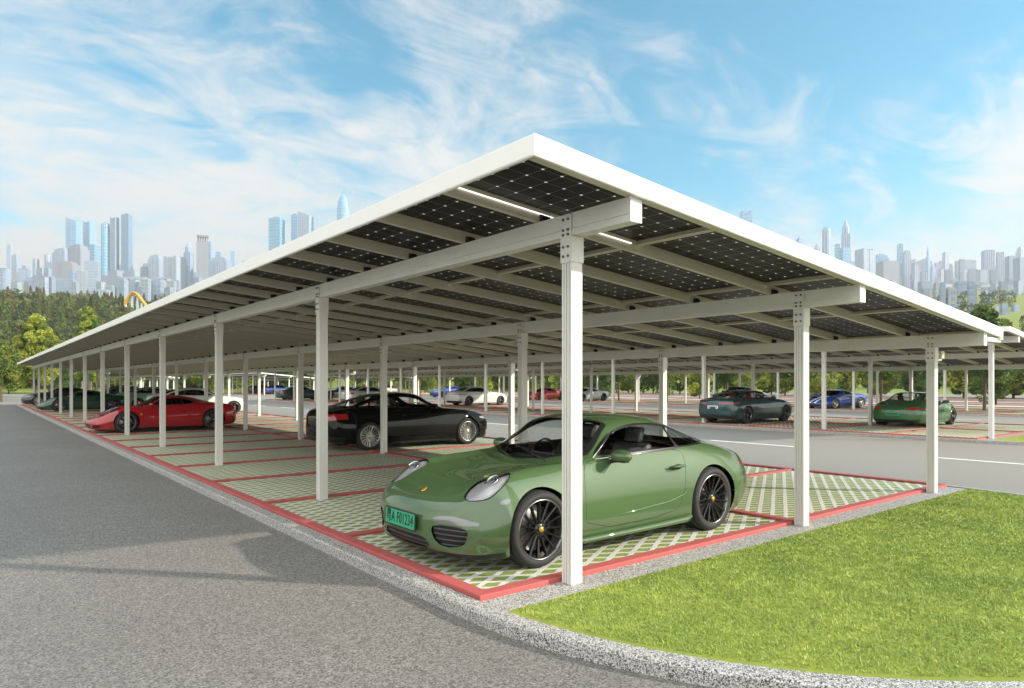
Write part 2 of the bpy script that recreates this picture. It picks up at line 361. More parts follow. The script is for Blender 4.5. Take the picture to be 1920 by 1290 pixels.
M['seam'] = P('panel_seam', (0.012, 0.012, 0.012), 0.8)
M['chrome'] = P('chrome', (0.75, 0.75, 0.74), 0.12, 1.0)
M['reflect'] = P('lamp_reflector', (0.44, 0.445, 0.45), 0.3, 0.2)
M['lens'] = glass_mat('clear_lens', (0.95, 0.96, 0.97), 0.95)
M['glass'] = glass_mat('car_glass', (0.92, 0.95, 0.94), 0.95); M['glassdark'] = glass_mat('tinted_glass', (0.5, 0.5, 0.5), 0.30)
M['tail'] = P('tail_lamp_red', (0.42, 0.015, 0.02), 0.12, coat=0.8); M['leather'] = P('dark_leather', (0.03, 0.028, 0.027), 0.5, bump=0.1)
M['redleather'] = P('red_leather', (0.42, 0.04, 0.04), 0.5)
M['plategreen'] = P('plate_green', (0.03, 0.33, 0.17), 0.4); M['platewhite'] = P('plate_white', (0.75, 0.75, 0.75), 0.4)
M['ink'] = P('plate_ink', (0.012, 0.012, 0.012), 0.5)
M['slats'] = P('slatted_grille', (0.012, 0.012, 0.012), 0.4)
def fix_slats():
    t = NT(M['slats']); sp = t.n('ShaderNodeSeparateXYZ'); t.L.new(t.coord('Object'), sp.inputs[0])
    f = t.math('FRACT', t.math('DIVIDE', sp.outputs[2], 0.042)); b = t.math('LESS_THAN', f, 0.24)
    t.L.new(t.mix(b, (0.004, 0.004, 0.004), (0.085, 0.085, 0.09)), t.b.inputs['Base Color']); t.bump(b, 0.6, 0.01)
fix_slats()
M['led'] = P('led_strip', (0.20, 0.205, 0.205), 0.2, 0.5, coat=0.8)
M['lampdark'] = P('lamp_inner', (0.10, 0.10, 0.105), 0.25, 0.5)
#@@SECTION carport
def roofz(x): return 3.165-0.0884*(x+0.15)               # top face of the modules
ROWS = (0.86, 4.45, 8.18); YP = -0.08; BAY = 5.0
def post_mesh(h):
    prof = []                                             # p along x, q along y; grooves on the two broad faces
    a, b, g, d = 0.060, 0.056, 0.008, 0.010
    ys = [-b, -0.030-g/2, -0.030-g/2, -0.030+g/2, -0.030+g/2, -g/2-0.002, -g/2-0.002, g/2+0.002, g/2+0.002, 0.030-g/2, 0.030-g/2, 0.030+g/2, 0.030+g/2, b]
    xs = [0, 0, d, d, 0, 0, d, d, 0, 0, d, d, 0, 0]
    left = [(-a+dx, y) for y, dx in zip(ys, xs)]; right = [(a-dx, -y) for y, dx in zip(ys, xs)]
    prof = right + left
    m = MB(); m.prism(prof, lambda p, q: (p, q, -0.01), lambda p, q: (p, q, h)); return m.mesh('post', M['postm'])
def plate_mesh(zb, zt):
    m = MB(); a, b = 0.066, 0.062
    for s in (-1, 1):
        x0, x1 = (-a-0.004, -a+0.004) if s < 0 else (a-0.004, a+0.004)
        m.box(x0, x1, -b, b, zb-0.21, zt-0.01, 0)
        m.box(-a+0.005, a-0.005, s*b-0.003, s*b+0.003, zb-0.21, zb-0.004, 0)
        for yy in (-0.028, 0.028):
            for zz in (zb-0.16, zb-0.085, zb+0.012, zb+0.05, zt-0.045):
                m.lathe([(0.0001, 0.010), (0.010, 0.010), (0.012, 0.0)], 8, 'x', (x0 if s < 0 else x1, yy, zz), 1, False) if s > 0 else \
                m.lathe([(0.0001, -0.010), (0.010, -0.010), (0.012, 0.0)], 8, 'x', (x0, yy, zz), 1, False)
    return m.mesh('splice_plate', [M['postm'], M['bolt']])
def beam_mesh(y0, y1, zb, zt):
    w = 0.058; gz = zb+0.052
    prof = [(-w, zb), (w, zb), (w, gz), (w-0.006, gz), (w-0.006, gz+0.006), (w, gz+0.006), (w, zt), (-w, zt), (-w, gz+0.006), (-w+0.006, gz+0.006), (-w+0.006, gz), (-w, gz)]
    m = MB(); m.prism(prof, lambda p, q: (p, y0, q), lambda p, q: (p, y1, q)); return m.mesh('beam', M['postm'])
def carport(X, Y, bays, rows, x0, x1, label, group, detail=2, zoff=0.0):
    root = empty('solar_carport', (X, Y, 0)); tag(root, label, 'carport', group)
    y0, y1 = -0.80, bays*BAY+0.62
    if detail == 0:
        m = MB()
        for rx in rows:
            zt = roofz(rx)-0.115
            for k in range(bays+1): m.box(rx-0.06, rx+0.06, YP+k*BAY-0.056, YP+k*BAY+0.056, 0, zt-0.18, 0)
            m.box(rx-0.058, rx+0.058, y0, y1, zt-0.18, zt, 0)
        m.add([(x0, y0, roofz(x0)), (x1, y0, roofz(x1)), (x1, y1, roofz(x1)), (x0, y1, roofz(x0))], [(0, 1, 2, 3)], 1)
        m.add([(x0, y0, roofz(x0)-.035), (x1, y0, roofz(x1)-.035), (x1, y1, roofz(x1)-.035), (x0, y1, roofz(x0)-.035)], [(3, 2, 1, 0)], 1)
        for (a, b) in (((x0, y0), (x1, y0)), ((x1, y0), (x1, y1)), ((x1, y1), (x0, y1)), ((x0, y1), (x0, y0))):
            m.add([(*a, roofz(a[0])-.12), (*b, roofz(b[0])-.12), (*b, roofz(b[0])+.012), (*a, roofz(a[0])+.012)], [(0, 1, 2, 3)], 0)
        r2 = m.build('solar_carport', [M['fascia'], M['panel']], None); bpy.data.objects.remove(root)
        r2.location = (X, Y, 0); tag(r2, label, 'carport', group); return r2
    for i, rx in enumerate(rows):
        zt = roofz(rx)-0.115; zb = zt-0.18
        pm = post_mesh(zb); sm = plate_mesh(zb, zt)
        for k in range(bays+1):
            p = link('post', pm, root); p.location = (rx, YP+k*BAY, 0); link('splice_plate', sm, p)
        b = link('beam', beam_mesh(y0+0.05, y1-0.05, zb, zt), root); b.location = (rx, 0, 0)
        for yy in (y0+0.045, y1-0.05): ec = MB(); ec.bbox(-0.062, 0.062, yy-0.004, yy+0.005, zb-0.003, zt+0.003, 0.002); ec.build('end_cap', M['fascia'], b)
    # purlins along the slope, every module width
    pw = 1.09; ncol = int(round((y1-y0)/pw)); pw = (y1-y0)/ncol
    nrow = 4 if x1-x0 > 6 else 2; pl = (x1-x0-0.06)/nrow
    zz = lambda x, d: roofz(x)-0.036-d
    prof = [(-0.026, 0), (0.026, 0), (0.026, 0.012), (-0.021, 0.012), (-0.021, 0.072), (0.026, 0.072), (0.026, 0.079), (-0.026, 0.079)]
    pm = MB(); pm.prism(prof, lambda p, q: (x0+0.03, p, zz(x0+0.03, q)), lambda p, q: (x1-0.03, p, zz(x1-0.03, q)))
    pm = pm.mesh('purlin', M['alu'])
    for k in range(1, ncol):
        o = link('purlin', pm, root); o.location = (0, y0+k*pw, 0)
    # black clamps where purlin meets beam
    cmsh = MB(); cmsh.box(-0.045, 0.045, -0.012, 0.0, 0, 0.066, 0)
    for q in (-0.04, -0.014, 0.014, 0.04): cmsh.box(q-0.004, q+0.004, -0.036, -0.012, 0, 0.052, 0)
    cmsh.box(-0.045, 0.045, -0.038, -0.012, 0.0, 0.006, 0)
    cmsh = cmsh.mesh('clamp', M['clamp']); rest = MB(); nb = 0
    for k in range(1, ncol):
        for rx in rows:
            if nb < 100:
                o = link('clamp', cmsh, root); o.location = (rx, y0+k*pw-0.028, roofz(rx)-0.115)
            else: rest.box(rx-0.06, rx+0.06, y0+k*pw-0.07, y0+k*pw-0.03, roofz(rx)-0.114, roofz(rx)-0.04)
            nb += 1
    if rest.v: o = rest.build('clamp', M['clamp'], root); o['kind'] = 'stuff'
    # modules
    sl = math.atan(0.0884)
    pm = MB(); ax, ay = pl/2-0.004, pw/2-0.004
    pm.add([(-ax, -ay, -0.006), (ax, -ay, -0.006), (ax, ay, -0.006), (-ax, ay, -0.006)], [(0, 3, 2, 1)], 0)
    pm.add([(-ax, -ay, 0), (ax, -ay, 0), (ax, ay, 0), (-ax, ay, 0)], [(0, 1, 2, 3)], 0)
    for s in (-1, 1):
        pm.box(-ax, ax, s*ay-(0.022 if s > 0 else 0), s*ay+(0.022 if s < 0 else 0), -0.036, 0.002, 1)
        pm.box(s*ax-(0.026 if s > 0 else 0), s*ax+(0.026 if s < 0 else 0), -ay+0.023, ay-0.023, -0.042, 0.002, 1)
    pmesh = pm.mesh('solar_panel', [M['panel'], M['frame']]); n = 0; rest = MB()
    for k in range(ncol):
        for j in range(nrow):
            cx = x0+0.03+(j+0.5)*pl; cy = y0+(k+0.5)*pw; cz = roofz(cx)
            if n < 100:
                o = link('solar_panel', pmesh, root); o.location = (cx, cy, cz); o.rotation_euler = (0, sl, 0)
            else:
                for dx in (0,):
                    c, s_ = math.cos(sl), math.sin(sl)
                    for vi in range(0, 0): pass
                    base = len(rest.v)
                    rest.v += [(cx+v.co.x*c+v.co.z*s_, cy+v.co.y, cz-v.co.x*s_+v.co.z*c) for v in pmesh.vertices]
                    for pp in pmesh.polygons:
                        rest.f.append(tuple(base+i for i in pp.vertices)); rest.m.append(pp.material_index); rest.sm.append(False)
            n += 1
    if rest.v: o = rest.build('solar_panel', [M['panel_far'], M['frame']], root, False); o['kind'] = 'stuff'
    # fascias: rounded white edge profile
    def fprof(s): return [(0, 0.014), (0, -0.112), (s*0.006, -0.122), (s*0.030, -0.122), (s*0.034, -0.116), (s*0.034, -0.10), (s*0.012, -0.095), (s*0.012, 0.010), (s*0.030, 0.012), (s*0.030, 0.018), (s*0.004, 0.018)]
    f = MB()
    for yy, s in ((y0-0.012, 1), (y1+0.012, -1)):
        f.prism(fprof(s), lambda p, q: (x0-0.012, yy+p, roofz(x0)+q), lambda p, q: (x1+0.012, yy+p, roofz(x1)+q))
        ff = f.build('fascia', M['fascia'], root); f = MB()
    f.prism(fprof(1), lambda p, q: (x0-0.013+p, y0, roofz(x0)+q), lambda p, q: (x0-0.013+p, y1, roofz(x0)+q)); f.build('fascia', M['fascia'], root)
    f = MB(); f.prism([(-0.03, 0), (0.03, 0), (0.03, 0.045), (-0.03, 0.045)], lambda p, q: (x0+0.03, y0+0.060+p, roofz(x0)-0.045-q-0.03), lambda p, q: (x1-0.03, y0+0.060+p, roofz(x1)-0.045-q-0.03)); f.build('edge_rail', M['alu'], root)
    # gutter along the low edge, with outriggers
    g = MB(); zg = roofz(x1)-0.03
    g.prism([(-0.02, 0), (0.075, 0), (0.075, -0.115), (-0.06, -0.115), (-0.06, -0.06), (-0.052, -0.06), (-0.052, -0.107), (0.067, -0.107), (0.067, -0.008), (-0.02, -0.008)],
            lambda p, q: (x1+p-0.02, y0, zg+q), lambda p, q: (x1+p-0.02, y1, zg+q)); g.build('gutter', M['fascia'], root)
    rr = rows[-1]; o = MB()
    o.bbox(rr+0.07, x1+0.06, y0+0.03, y0+0.075, roofz(x1)-0.185, roofz(x1)-0.125, 0.004); o.build('outrigger', M['fascia'], root)
    # glowing strip added for the sunlit edge of the first purlin
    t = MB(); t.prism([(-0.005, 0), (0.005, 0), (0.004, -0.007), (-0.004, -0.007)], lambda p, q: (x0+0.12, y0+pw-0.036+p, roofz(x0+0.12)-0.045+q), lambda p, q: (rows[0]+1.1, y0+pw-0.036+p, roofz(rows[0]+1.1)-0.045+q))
    t.build('sunlit_edge_strip', M['tube'], root)
    # small floodlights on every other low-side post
    fm = MB(); fm.bbox(0.06, 0.34, -0.012, 0.012, -0.085, -0.06, 0.003, 0); fm.bbox(0.24, 0.35, -0.045, 0.045, -0.055, 0.055, 0.006, 1)
    fm = fm.mesh('floodlight', [M['fascia'], M['frame']])
    for k in range(0, bays+1, 2):
        q = link('floodlight', fm, root); q.location = (rows[-1], YP+k*BAY, roofz(rows[-1])-0.40)
    return root
M['panel_far'] = M['panel'].copy(); M['panel_far'].name = 'solar_cells_plain'
def fix_far():
    t = NT(M['panel_far']); t.b.inputs['Specular IOR Level'].default_value = 0.08; t.L.new(t.mix(t.noise(t.pos(), 4, 3), (0.016, 0.014, 0.014), (0.034, 0.03, 0.028)), t.b.inputs['Base Color']); t.L.new(t.b.outputs[0], t.out.inputs[0])
fix_far()
cp1 = carport(0, 0, 12, ROWS, -0.15, 8.72, 'nearest white solar carport, twelve bays long, over the light green coupe', 'solar carports over parked cars')
cp2 = copy_tree(cp1); cp2.location = (19.62, 2.85, 0); cp2['label'] = 'second solar carport, across the dashed road, over the teal coupe'
cp3 = carport(38.6, 5.6, 10, (0.86, 4.1), -0.15, 4.75, 'narrow solar carport along the grass strip, over the blue car with white stripes', 'solar carports over parked cars', 1)
for i, (X, Y, nb, lab) in enumerate(((-10.2, 88.5, 5, 'distant white carport at the left edge of the photo, over the bright blue coupe'),
        (9.4, 92, 5, 'distant white carport seen past the far end of the nearest carport, left of the others'),
        (29.0, 94, 5, 'distant white carport seen between the far posts, middle one of the far row'),
        (48.6, 96, 5, 'distant white carport seen between the far posts, rightmost of the far row'))):
    carport(X, Y, nb, ROWS, -0.15, 8.72, lab, 'distant carports beyond the cross road', 0)

#@@SECTION ground
def sheet(name, pts, z, mat, kind='structure'):
    m = MB(); m.add([(x, y, z) for x, y in pts], [tuple(range(len(pts)))]); o = m.build(name, mat, None, False); o['kind'] = kind; return o
sheet('ground', [(-3000, -3000), (5200, -3000), (5200, 6200), (-3000, 6200)], -0.13, M['meadow'])
sheet('asphalt', [(-60, -60), (19.1, -60), (19.1, 88), (-60, 88)], -0.10, M['asphalt'])
sheet('road', [(9.0, -40), (120, -40), (120, 150), (-60, 150), (-60, 62.5), (9.0, 62.5)], -0.096, M['road'])
def island(X, Y, W, LEN, rad=3.6):
    """rounded island with granite kerb: outer line and an inner line 0.15 m inside"""
    def outline(o):
        pts = []; x0, x1, y1 = -0.16+o, W+0.16-o, LEN+0.16-o+3.6; yb = -3.6-0.16+o; r = rad+0.16-o
        for cx, cy, a0 in ((x0+r, -0.0, 180), (x1-r, -0.0, 270), (x1-r, LEN, 0), (x0+r, LEN, 90)):
            for k in range(25):
                a = R(a0+90*k/24); pts.append((X+cx+r*math.cos(a), Y+cy+r*math.sin(a)))
        return pts
    A, B = outline(0.0), outline(0.15); A2 = outline(0.015); n = len(A); m = MB()
    vs = [(x, y, -0.10) for x, y in A]+[(x, y, -0.018) for x, y in A]+[(x, y, -0.003) for x, y in A2]+[(x, y, -0.003) for x, y in B]
    fs = [(i+j*n, (i+1) % n+j*n, (i+1) % n+(j+1)*n, i+(j+1)*n) for j in range(3) for i in range(n)]
    m.add(vs, fs); o = m.build('kerb', M['granite'], None, False); o['kind'] = 'structure'
    inn = B
    base = MB(); base.add([(X, Y-0.30, -0.012), (X+W, Y-0.30, -0.012), (X+W, Y+LEN+0.30, -0.012), (X, Y+LEN+0.30, -0.012)], [(0, 1, 2, 3)])
    o = base.build('kerb', M['granite'], None, False); o['kind'] = 'structure'
    lo = [p for p in B if p[1] <= Y-0.30]; up = [p for p in B if p[1] >= Y+LEN+0.30]
    lo = [p for p in B[:50] if p[1] < Y-0.30]
    x_l = min(p[0] for p in lo); x_r = max(p[0] for p in lo)
    lo = [(X+0.005, Y-0.30)]+lo+[(X+W-0.005, Y-0.30)]
    up = [p for p in B[50:] if p[1] > Y+LEN+0.30]; up = [(X+W-0.005, Y+LEN+0.30)]+up+[(X+0.005, Y+LEN+0.30)]
    sheet('lawn', lo, -0.008, M['lawn']); sheet('lawn', up, -0.008, M['lawn'])
    sheet('parking_paving', [(X+0.05, Y+0.05), (X+W-0.05, Y+0.05), (X+W-0.05, Y+LEN-0.05), (X+0.05, Y+LEN-0.05)], -0.002, M['paver'])
    r = MB(); w = 0.12; h0, h1 = -0.02, 0.030
    mids = [] if W < 6 else [W/2]
    for x in [0.0]+[q-w/2 for q in mids]+[W-w]: r.bbox(X+x, X+x+w, Y, Y+LEN, h0, h1 if x in (0.0, W-w) else h1-0.004, 0.008)
    for k in range(int(LEN/2.5)+1):
        y = Y+k*2.5; y = min(max(y, Y), Y+LEN-w)
        for xa, xb in ((0.0+w, (W/2-w/2 if mids else W-w)),)+((((W/2+w/2), W-w),) if mids else ()):
            r.bbox(X+xa-0.004, X+xb+0.004, y, y+w, h0, h1-0.002, 0.008)
    o = r.build('red_kerb', M['red'], None); o['kind'] = 'structure'
    return lo
lawn_poly = island(0, 0, 9.0, 60.2)
island(19.62, 2.85, 9.0, 60.2); island(38.6, 5.6, 5.0, 50.2, 2.4)
for X, Y in ((-10.2, 88.5), (9.4, 92), (29, 94), (48.6, 96)): island(X, Y, 9.0, 25.2)
# dashed centre line of the road between the two near carports, and of the next one
m = MB()
for k in range(-3, 12): m.add([(14.25, -0.95+6*k-0.0, -0.092), (14.40, -0.95+6*k, -0.092), (14.40, 2.1+6*k, -0.092), (14.25, 2.1+6*k, -0.092)], [(0, 1, 2, 3)])
for k in range(-3, 12): m.add([(33.6, 1+6*k, -0.092), (33.75, 1+6*k, -0.092), (33.75, 4+6*k, -0.092), (33.6, 4+6*k, -0.092)], [(0, 1, 2, 3)])
o = m.build('road_marking', M['line'], None, False); o['kind'] = 'structure'
# grass verge with trees, then open lots in bands of pale paving and red kerbs
sheet('grass_verge', [(44.4, -10), (47.6, -10), (47.6, 130), (44.4, 130)], -0.07, M['lawn'])
m = MB(); rr = MB()
for x in (54, 66, 78):
    m.add([(x, -20, -0.088), (x+5.4, -20, -0.088), (x+5.4, 140, -0.088), (x, 140, -0.088)], [(0, 1, 2, 3)])
    for q in (0, 5.25): rr.box(x+q, x+q+0.15, -20, 140, -0.1, -0.05)
for q in (44.25, 47.6): rr.box(q, q+0.15, -10, 130, -0.1, -0.02)
o = m.build('parking_paving', P('pale_paving', (0.52, 0.43, 0.34), 0.85, var=0.12, vscale=1.2), None, False); o['kind'] = 'structure'
o = rr.build('red_kerb', M['red'], None); o['kind'] = 'structure'
# short mown blades on the near lawn
def blades():
    g = np.random.default_rng(5); n = 230000
    r = 3.55
    X = g.uniform(0, 9.0, n); Y = g.uniform(-3.6, -0.31, n)
    def inside(x, y):
        a = (x < 3.6) & (((x-3.6)**2+y**2) > r*r); b = (x > 5.4) & (((x-5.4)**2+y**2) > r*r); return ~(a | b)
    k = inside(X, Y); X, Y = X[k], Y[k]
    d = np.hypot(X-CAM.x, Y-CAM.y); keep = g.random(len(X)) < np.clip(6.5/d, 0.3, 1); X, Y, d = X[keep], Y[keep], d[keep]; n = len(X)
    h = g.uniform(0.008, 0.022, n); w = g.uniform(0.0022, 0.0042, n)*np.clip(d/4.5, 1, 2.2); a = g.uniform(0, 6.283, n); ln = g.uniform(0.0, 1.4, n)*h; la = g.uniform(0, 6.283, n)
    V = np.zeros((n, 3, 3)); V[:, 0] = np.stack([X-w*np.cos(a), Y-w*np.sin(a), np.full(n, -0.008)], 1); V[:, 1] = np.stack([X+w*np.cos(a), Y+w*np.sin(a), np.full(n, -0.008)], 1)
    V[:, 2] = np.stack([X+ln*np.cos(la), Y+ln*np.sin(la), h-0.008], 1)
    me = bpy.data.meshes.new('grass_blades'); me.vertices.add(3*n); me.vertices.foreach_set('co', V.reshape(-1))
    me.loops.add(3*n); me.loops.foreach_set('vertex_index', np.arange(3*n)); me.polygons.add(n); me.polygons.foreach_set('loop_start', np.arange(0, 3*n, 3))
    me.update(calc_edges=True); me.materials.append(M['blade']); o = link('grass', me); o['kind'] = 'stuff'
    tag(o, 'short mown bright green grass on the lawn in front of the nearest carport', 'grass')
blades()

# terrain: level for about 130 m, then rising to the wooded slope and the city plateau
def hill(x, y):
    d = math.hypot(x-CAM.x, y-CAM.y); t = max(0.0, d-135.0); s = 0.128*t*min(1.0, t/90.0)
    if d > 1500: s = 0.128*(1500-135)+(d-1500)*0.045
    return s
def terrain():
    m = MB(); rings = [135, 160, 190, 220, 260, 320, 400, 500, 620, 760, 900, 1100, 1300, 1500, 1900, 2400, 3200]; na = 72
    vs = []; 
    for r in rings:
        for k in range(na+1):
            a = R(-75+150*k/na); d = DIR*math.cos(a)+RGT*math.sin(a); x, y = CAM.x+d.x*r, CAM.y+d.y*r
            z = hill(x, y)+(0 if r < 200 else (math.sin(a*9+r*0.01)*0.006*r)*min(1, (r-200)/400))
            vs.append((x, y, z-0.125))
    fs = [(i*(na+1)+k, (i+1)*(na+1)+k, (i+1)*(na+1)+k+1, i*(na+1)+k+1) for i in range(len(rings)-1) for k in range(na)]
    m.add(vs, fs, 0, True); o = m.build('hillside', M['meadow'], None); o['kind'] = 'structure'
terrain()
#@@SECTION cars
def pchip(xs, ys, x):
    xs = np.asarray(xs, float); ys = np.asarray(ys, float); h = np.diff(xs); d = np.diff(ys)/h; n = len(xs); m = np.zeros(n)
    for i in range(1, n-1):
        if d[i-1]*d[i] > 0: w1, w2 = 2*h[i]+h[i-1], h[i]+2*h[i-1]; m[i] = (w1+w2)/(w1/d[i-1]+w2/d[i])
    m[0], m[-1] = d[0], d[-1]
    i = np.clip(np.searchsorted(xs, x)-1, 0, n-2); t = (x-xs[i])/h[i]
    return (1+2*t)*(1-t)**2*ys[i]+t*(1-t)**2*h[i]*m[i]+t*t*(3-2*t)*ys[i+1]+t*t*(t-1)*h[i]*m[i+1]
def chaikin(pts, it=2, keep=False):
    pts = [np.array(p, float) for p in pts]
    for _ in range(it):
        o = []
        for i in range(len(pts)):
            a, b = pts[i], pts[(i+1) % len(pts)]; o += [a*0.75+b*0.25, a*0.25+b*0.75]
        pts = o
    return np.array(pts)
def ellipse(cx, cy, a, b, rot=0.0, n=40, pw=2.0):
    t = np.linspace(0, 2*np.pi, n, endpoint=False); c, s = np.cos(t), np.sin(t)
    x = a*np.sign(c)*np.abs(c)**(2/pw); y = b*np.sign(s)*np.abs(s)**(2/pw); cr, sr = math.cos(rot), math.sin(rot)
    return np.stack([cx+x*cr-y*sr, cy+x*sr+y*cr], 1)
def sdist(P2, poly, closed=True):
    A = poly; B = np.roll(poly, -1, 0)
    if not closed: A, B = A[:-1], B[:-1]
    best = np.full(len(P2), 1e9); ins = np.zeros(len(P2), bool)
    for a, b in zip(A, B):
        ab = b-a; t = np.clip(((P2-a)@ab)/max(ab@ab, 1e-12), 0, 1); best = np.minimum(best, np.hypot(*(P2-a-t[:, None]*ab).T))
        if closed:
            c = (a[1] > P2[:, 1]) != (b[1] > P2[:, 1])
            with np.errstate(divide='ignore', invalid='ignore'): xi = (b[0]-a[0])*(P2[:, 1]-a[1])/(b[1]-a[1])+a[0]
            ins ^= c & (P2[:, 0] < xi)
    return np.where(ins, -best, best) if closed else best
PROJ = {'side': (0, 2), 'front': (1, 2), 'top': (0, 1)}
class Surf:
    def __init__(s, V, F): s.V = [tuple(v) for v in V]; s.F = F; s.T = ['body']*len(F)
    def cent(s):
        V = np.array(s.V); return np.array([V[list(f)].mean(0) for f in s.F])
    def cut(s, tagname, sd, cond, elig=('body',), eps=0.0015):
        V = np.array(s.V); C = s.cent(); sd = np.where(np.abs(sd) < eps, 0.0, sd); new = {}; F, T = [], []
        def cross(i, j):
            k = (i, j) if i < j else (j, i)
            if k not in new:
                t = sd[k[0]]/(sd[k[0]]-sd[k[1]]); p = V[k[0]]*(1-t)+V[k[1]]*t; new[k] = len(s.V); s.V.append(tuple(p))
            return new[k]
        for f, t, c in zip(s.F, s.T, C):
            if t not in elig or not cond(c): F.append(f); T.append(t); continue
            q = [sd[i] for i in f]
            if max(q) <= 0: F.append(f); T.append(tagname); continue
            if min(q) >= 0: F.append(f); T.append(t); continue
            a, b = [], []
            for n in range(len(f)):
                i, j = f[n], f[(n+1) % len(f)]; u, v = sd[i], sd[j]
                if u <= 0: a.append(i)
                if u >= 0: b.append(i)
                if u*v < 0: k = cross(i, j); a.append(k); b.append(k)
            if len(a) > 2: F.append(tuple(a)); T.append(tagname)
            if len(b) > 2: F.append(tuple(b)); T.append(t)
        s.F, s.T = F, T
    def cutpoly(s, tagname, proj, poly, cond, elig=('body',), grow=0.0):
        V = np.array(s.V)[:, PROJ[proj]]; s.cut(tagname, sdist(V, np.asarray(poly))-grow, cond, elig)
    def seam(s, proj, line, cond, w=0.0045, elig=('body', 'door'), closed=False, name='seam'):
        V = np.array(s.V)[:, PROJ[proj]]; s.cut(name, np.abs(sdist(V, np.asarray(line, float), closed))-w, cond, elig)
def body_surface(D, N, Mv):
    rows = np.array(D['rows'], float); xs = rows[:, 0]; L = xs[-1]
    # denser stations near both ends
    t = np.linspace(0, 1, N); u = t+0.35*np.sin(2*np.pi*t)/(2*np.pi)*-1; X = xs[0]+u*(L-xs[0])
    cols = [pchip(xs, rows[:, k], X) for k in range(1, rows.shape[1])]
    zb, yr, ym, zm, ys, zs, yg, zg, yt, zt, zc = cols
    secs = []
    for i in range(N):
        cp = [(0, zb[i]), (yr[i]*0.5, zb[i]), (yr[i]-0.07, zb[i]), (yr[i], zb[i]+0.07), (ym[i], zm[i]), (ys[i], zs[i]), (yg[i], zg[i]), (yt[i], zt[i]), (0, zc[i])]
        cp = [np.array(p) for p in cp]; g0 = cp[1]*[-1, 1]; g1 = cp[-2]*[-1, 1]; Q = [g0]+cp+[g1]; pts = []
        per = [2, 2, 3, 8, 12, 9, 8, 9]; tot = sum(per)
        for j in range(1, len(Q)-2):
            p0, p1, p2, p3 = Q[j-1:j+3]; n = max(2, int(round(per[j-1]*Mv/tot)))
            t0 = 0; t1 = t0+max(1e-3, np.linalg.norm(p1-p0)**0.5); t2 = t1+max(1e-3, np.linalg.norm(p2-p1)**0.5); t3 = t2+max(1e-3, np.linalg.norm(p3-p2)**0.5)
            for q in range(n):
                w = t1+(t2-t1)*q/n
                a1 = (t1-w)/(t1-t0)*p0+(w-t0)/(t1-t0)*p1; a2 = (t2-w)/(t2-t1)*p1+(w-t1)/(t2-t1)*p2; a3 = (t3-w)/(t3-t2)*p2+(w-t2)/(t3-t2)*p3
                b1 = (t2-w)/(t2-t0)*a1+(w-t0)/(t2-t0)*a2; b2 = (t3-w)/(t3-t1)*a2+(w-t1)/(t3-t1)*a3
                pts.append((t2-w)/(t2-t1)*b1+(w-t1)/(t2-t1)*b2)
        pts.append(cp[-1]); secs.append(np.array(pts))
    m = len(secs[0]); K = 7; grid = []
    def ring(sec, x, k, sgn):
        s = k/K; c = np.array([0, sec[:, 1].mean()*0.35+0.65*(sec[0, 1]+sec[-1, 1])/2]); q = c+(sec-c)*(1-s)**0.9 if k < K else np.repeat(c[None], len(sec), 0)
        return np.column_stack([np.full(len(sec), x-sgn*D.get('capb', 0.035)*(1-(1-s)**2)), q])
    for k in range(K, 0, -1): grid.append(ring(secs[0], xs[0], k, 1))
    for i in range(N): grid.append(np.column_stack([np.full(m, X[i]), secs[i]]))
    for k in range(1, K+1): grid.append(ring(secs[-1], L, k, -1))
    G = np.array(grid)
    bf, br = D.get('bowf', 0.3), D.get('bowr', 0.2); W = rows[:, 3].max(); lf, lr = 1.15, 1.0
    yy = np.clip(np.abs(G[..., 1])/W, 0, 1)
    f = np.clip(1-G[..., 0]/lf, 0, 1.1)**1.4; G[..., 0] += bf*yy**2.4*f
    f = np.clip(1-(L-G[..., 0])/lr, 0, 1.1)**1.4; G[..., 0] -= br*yy**2.4*f
    if 'warp' in D: G = D['warp'](G)
    n = len(grid); V = G.reshape(-1, 3); F = [(i*m+j, i*m+j+1, (i+1)*m+j+1, (i+1)*m+j) for i in range(n-1) for j in range(m-1)]
    # collapse poles
    out = []
    for fc in F:
        q = []
        for v in fc:
            if v//m == 0: v = 0
            if v//m == n-1: v = (n-1)*m
            if v not in q: q.append(v)
        if len(q) > 2: out.append(tuple(q))
    return Surf(V, out)

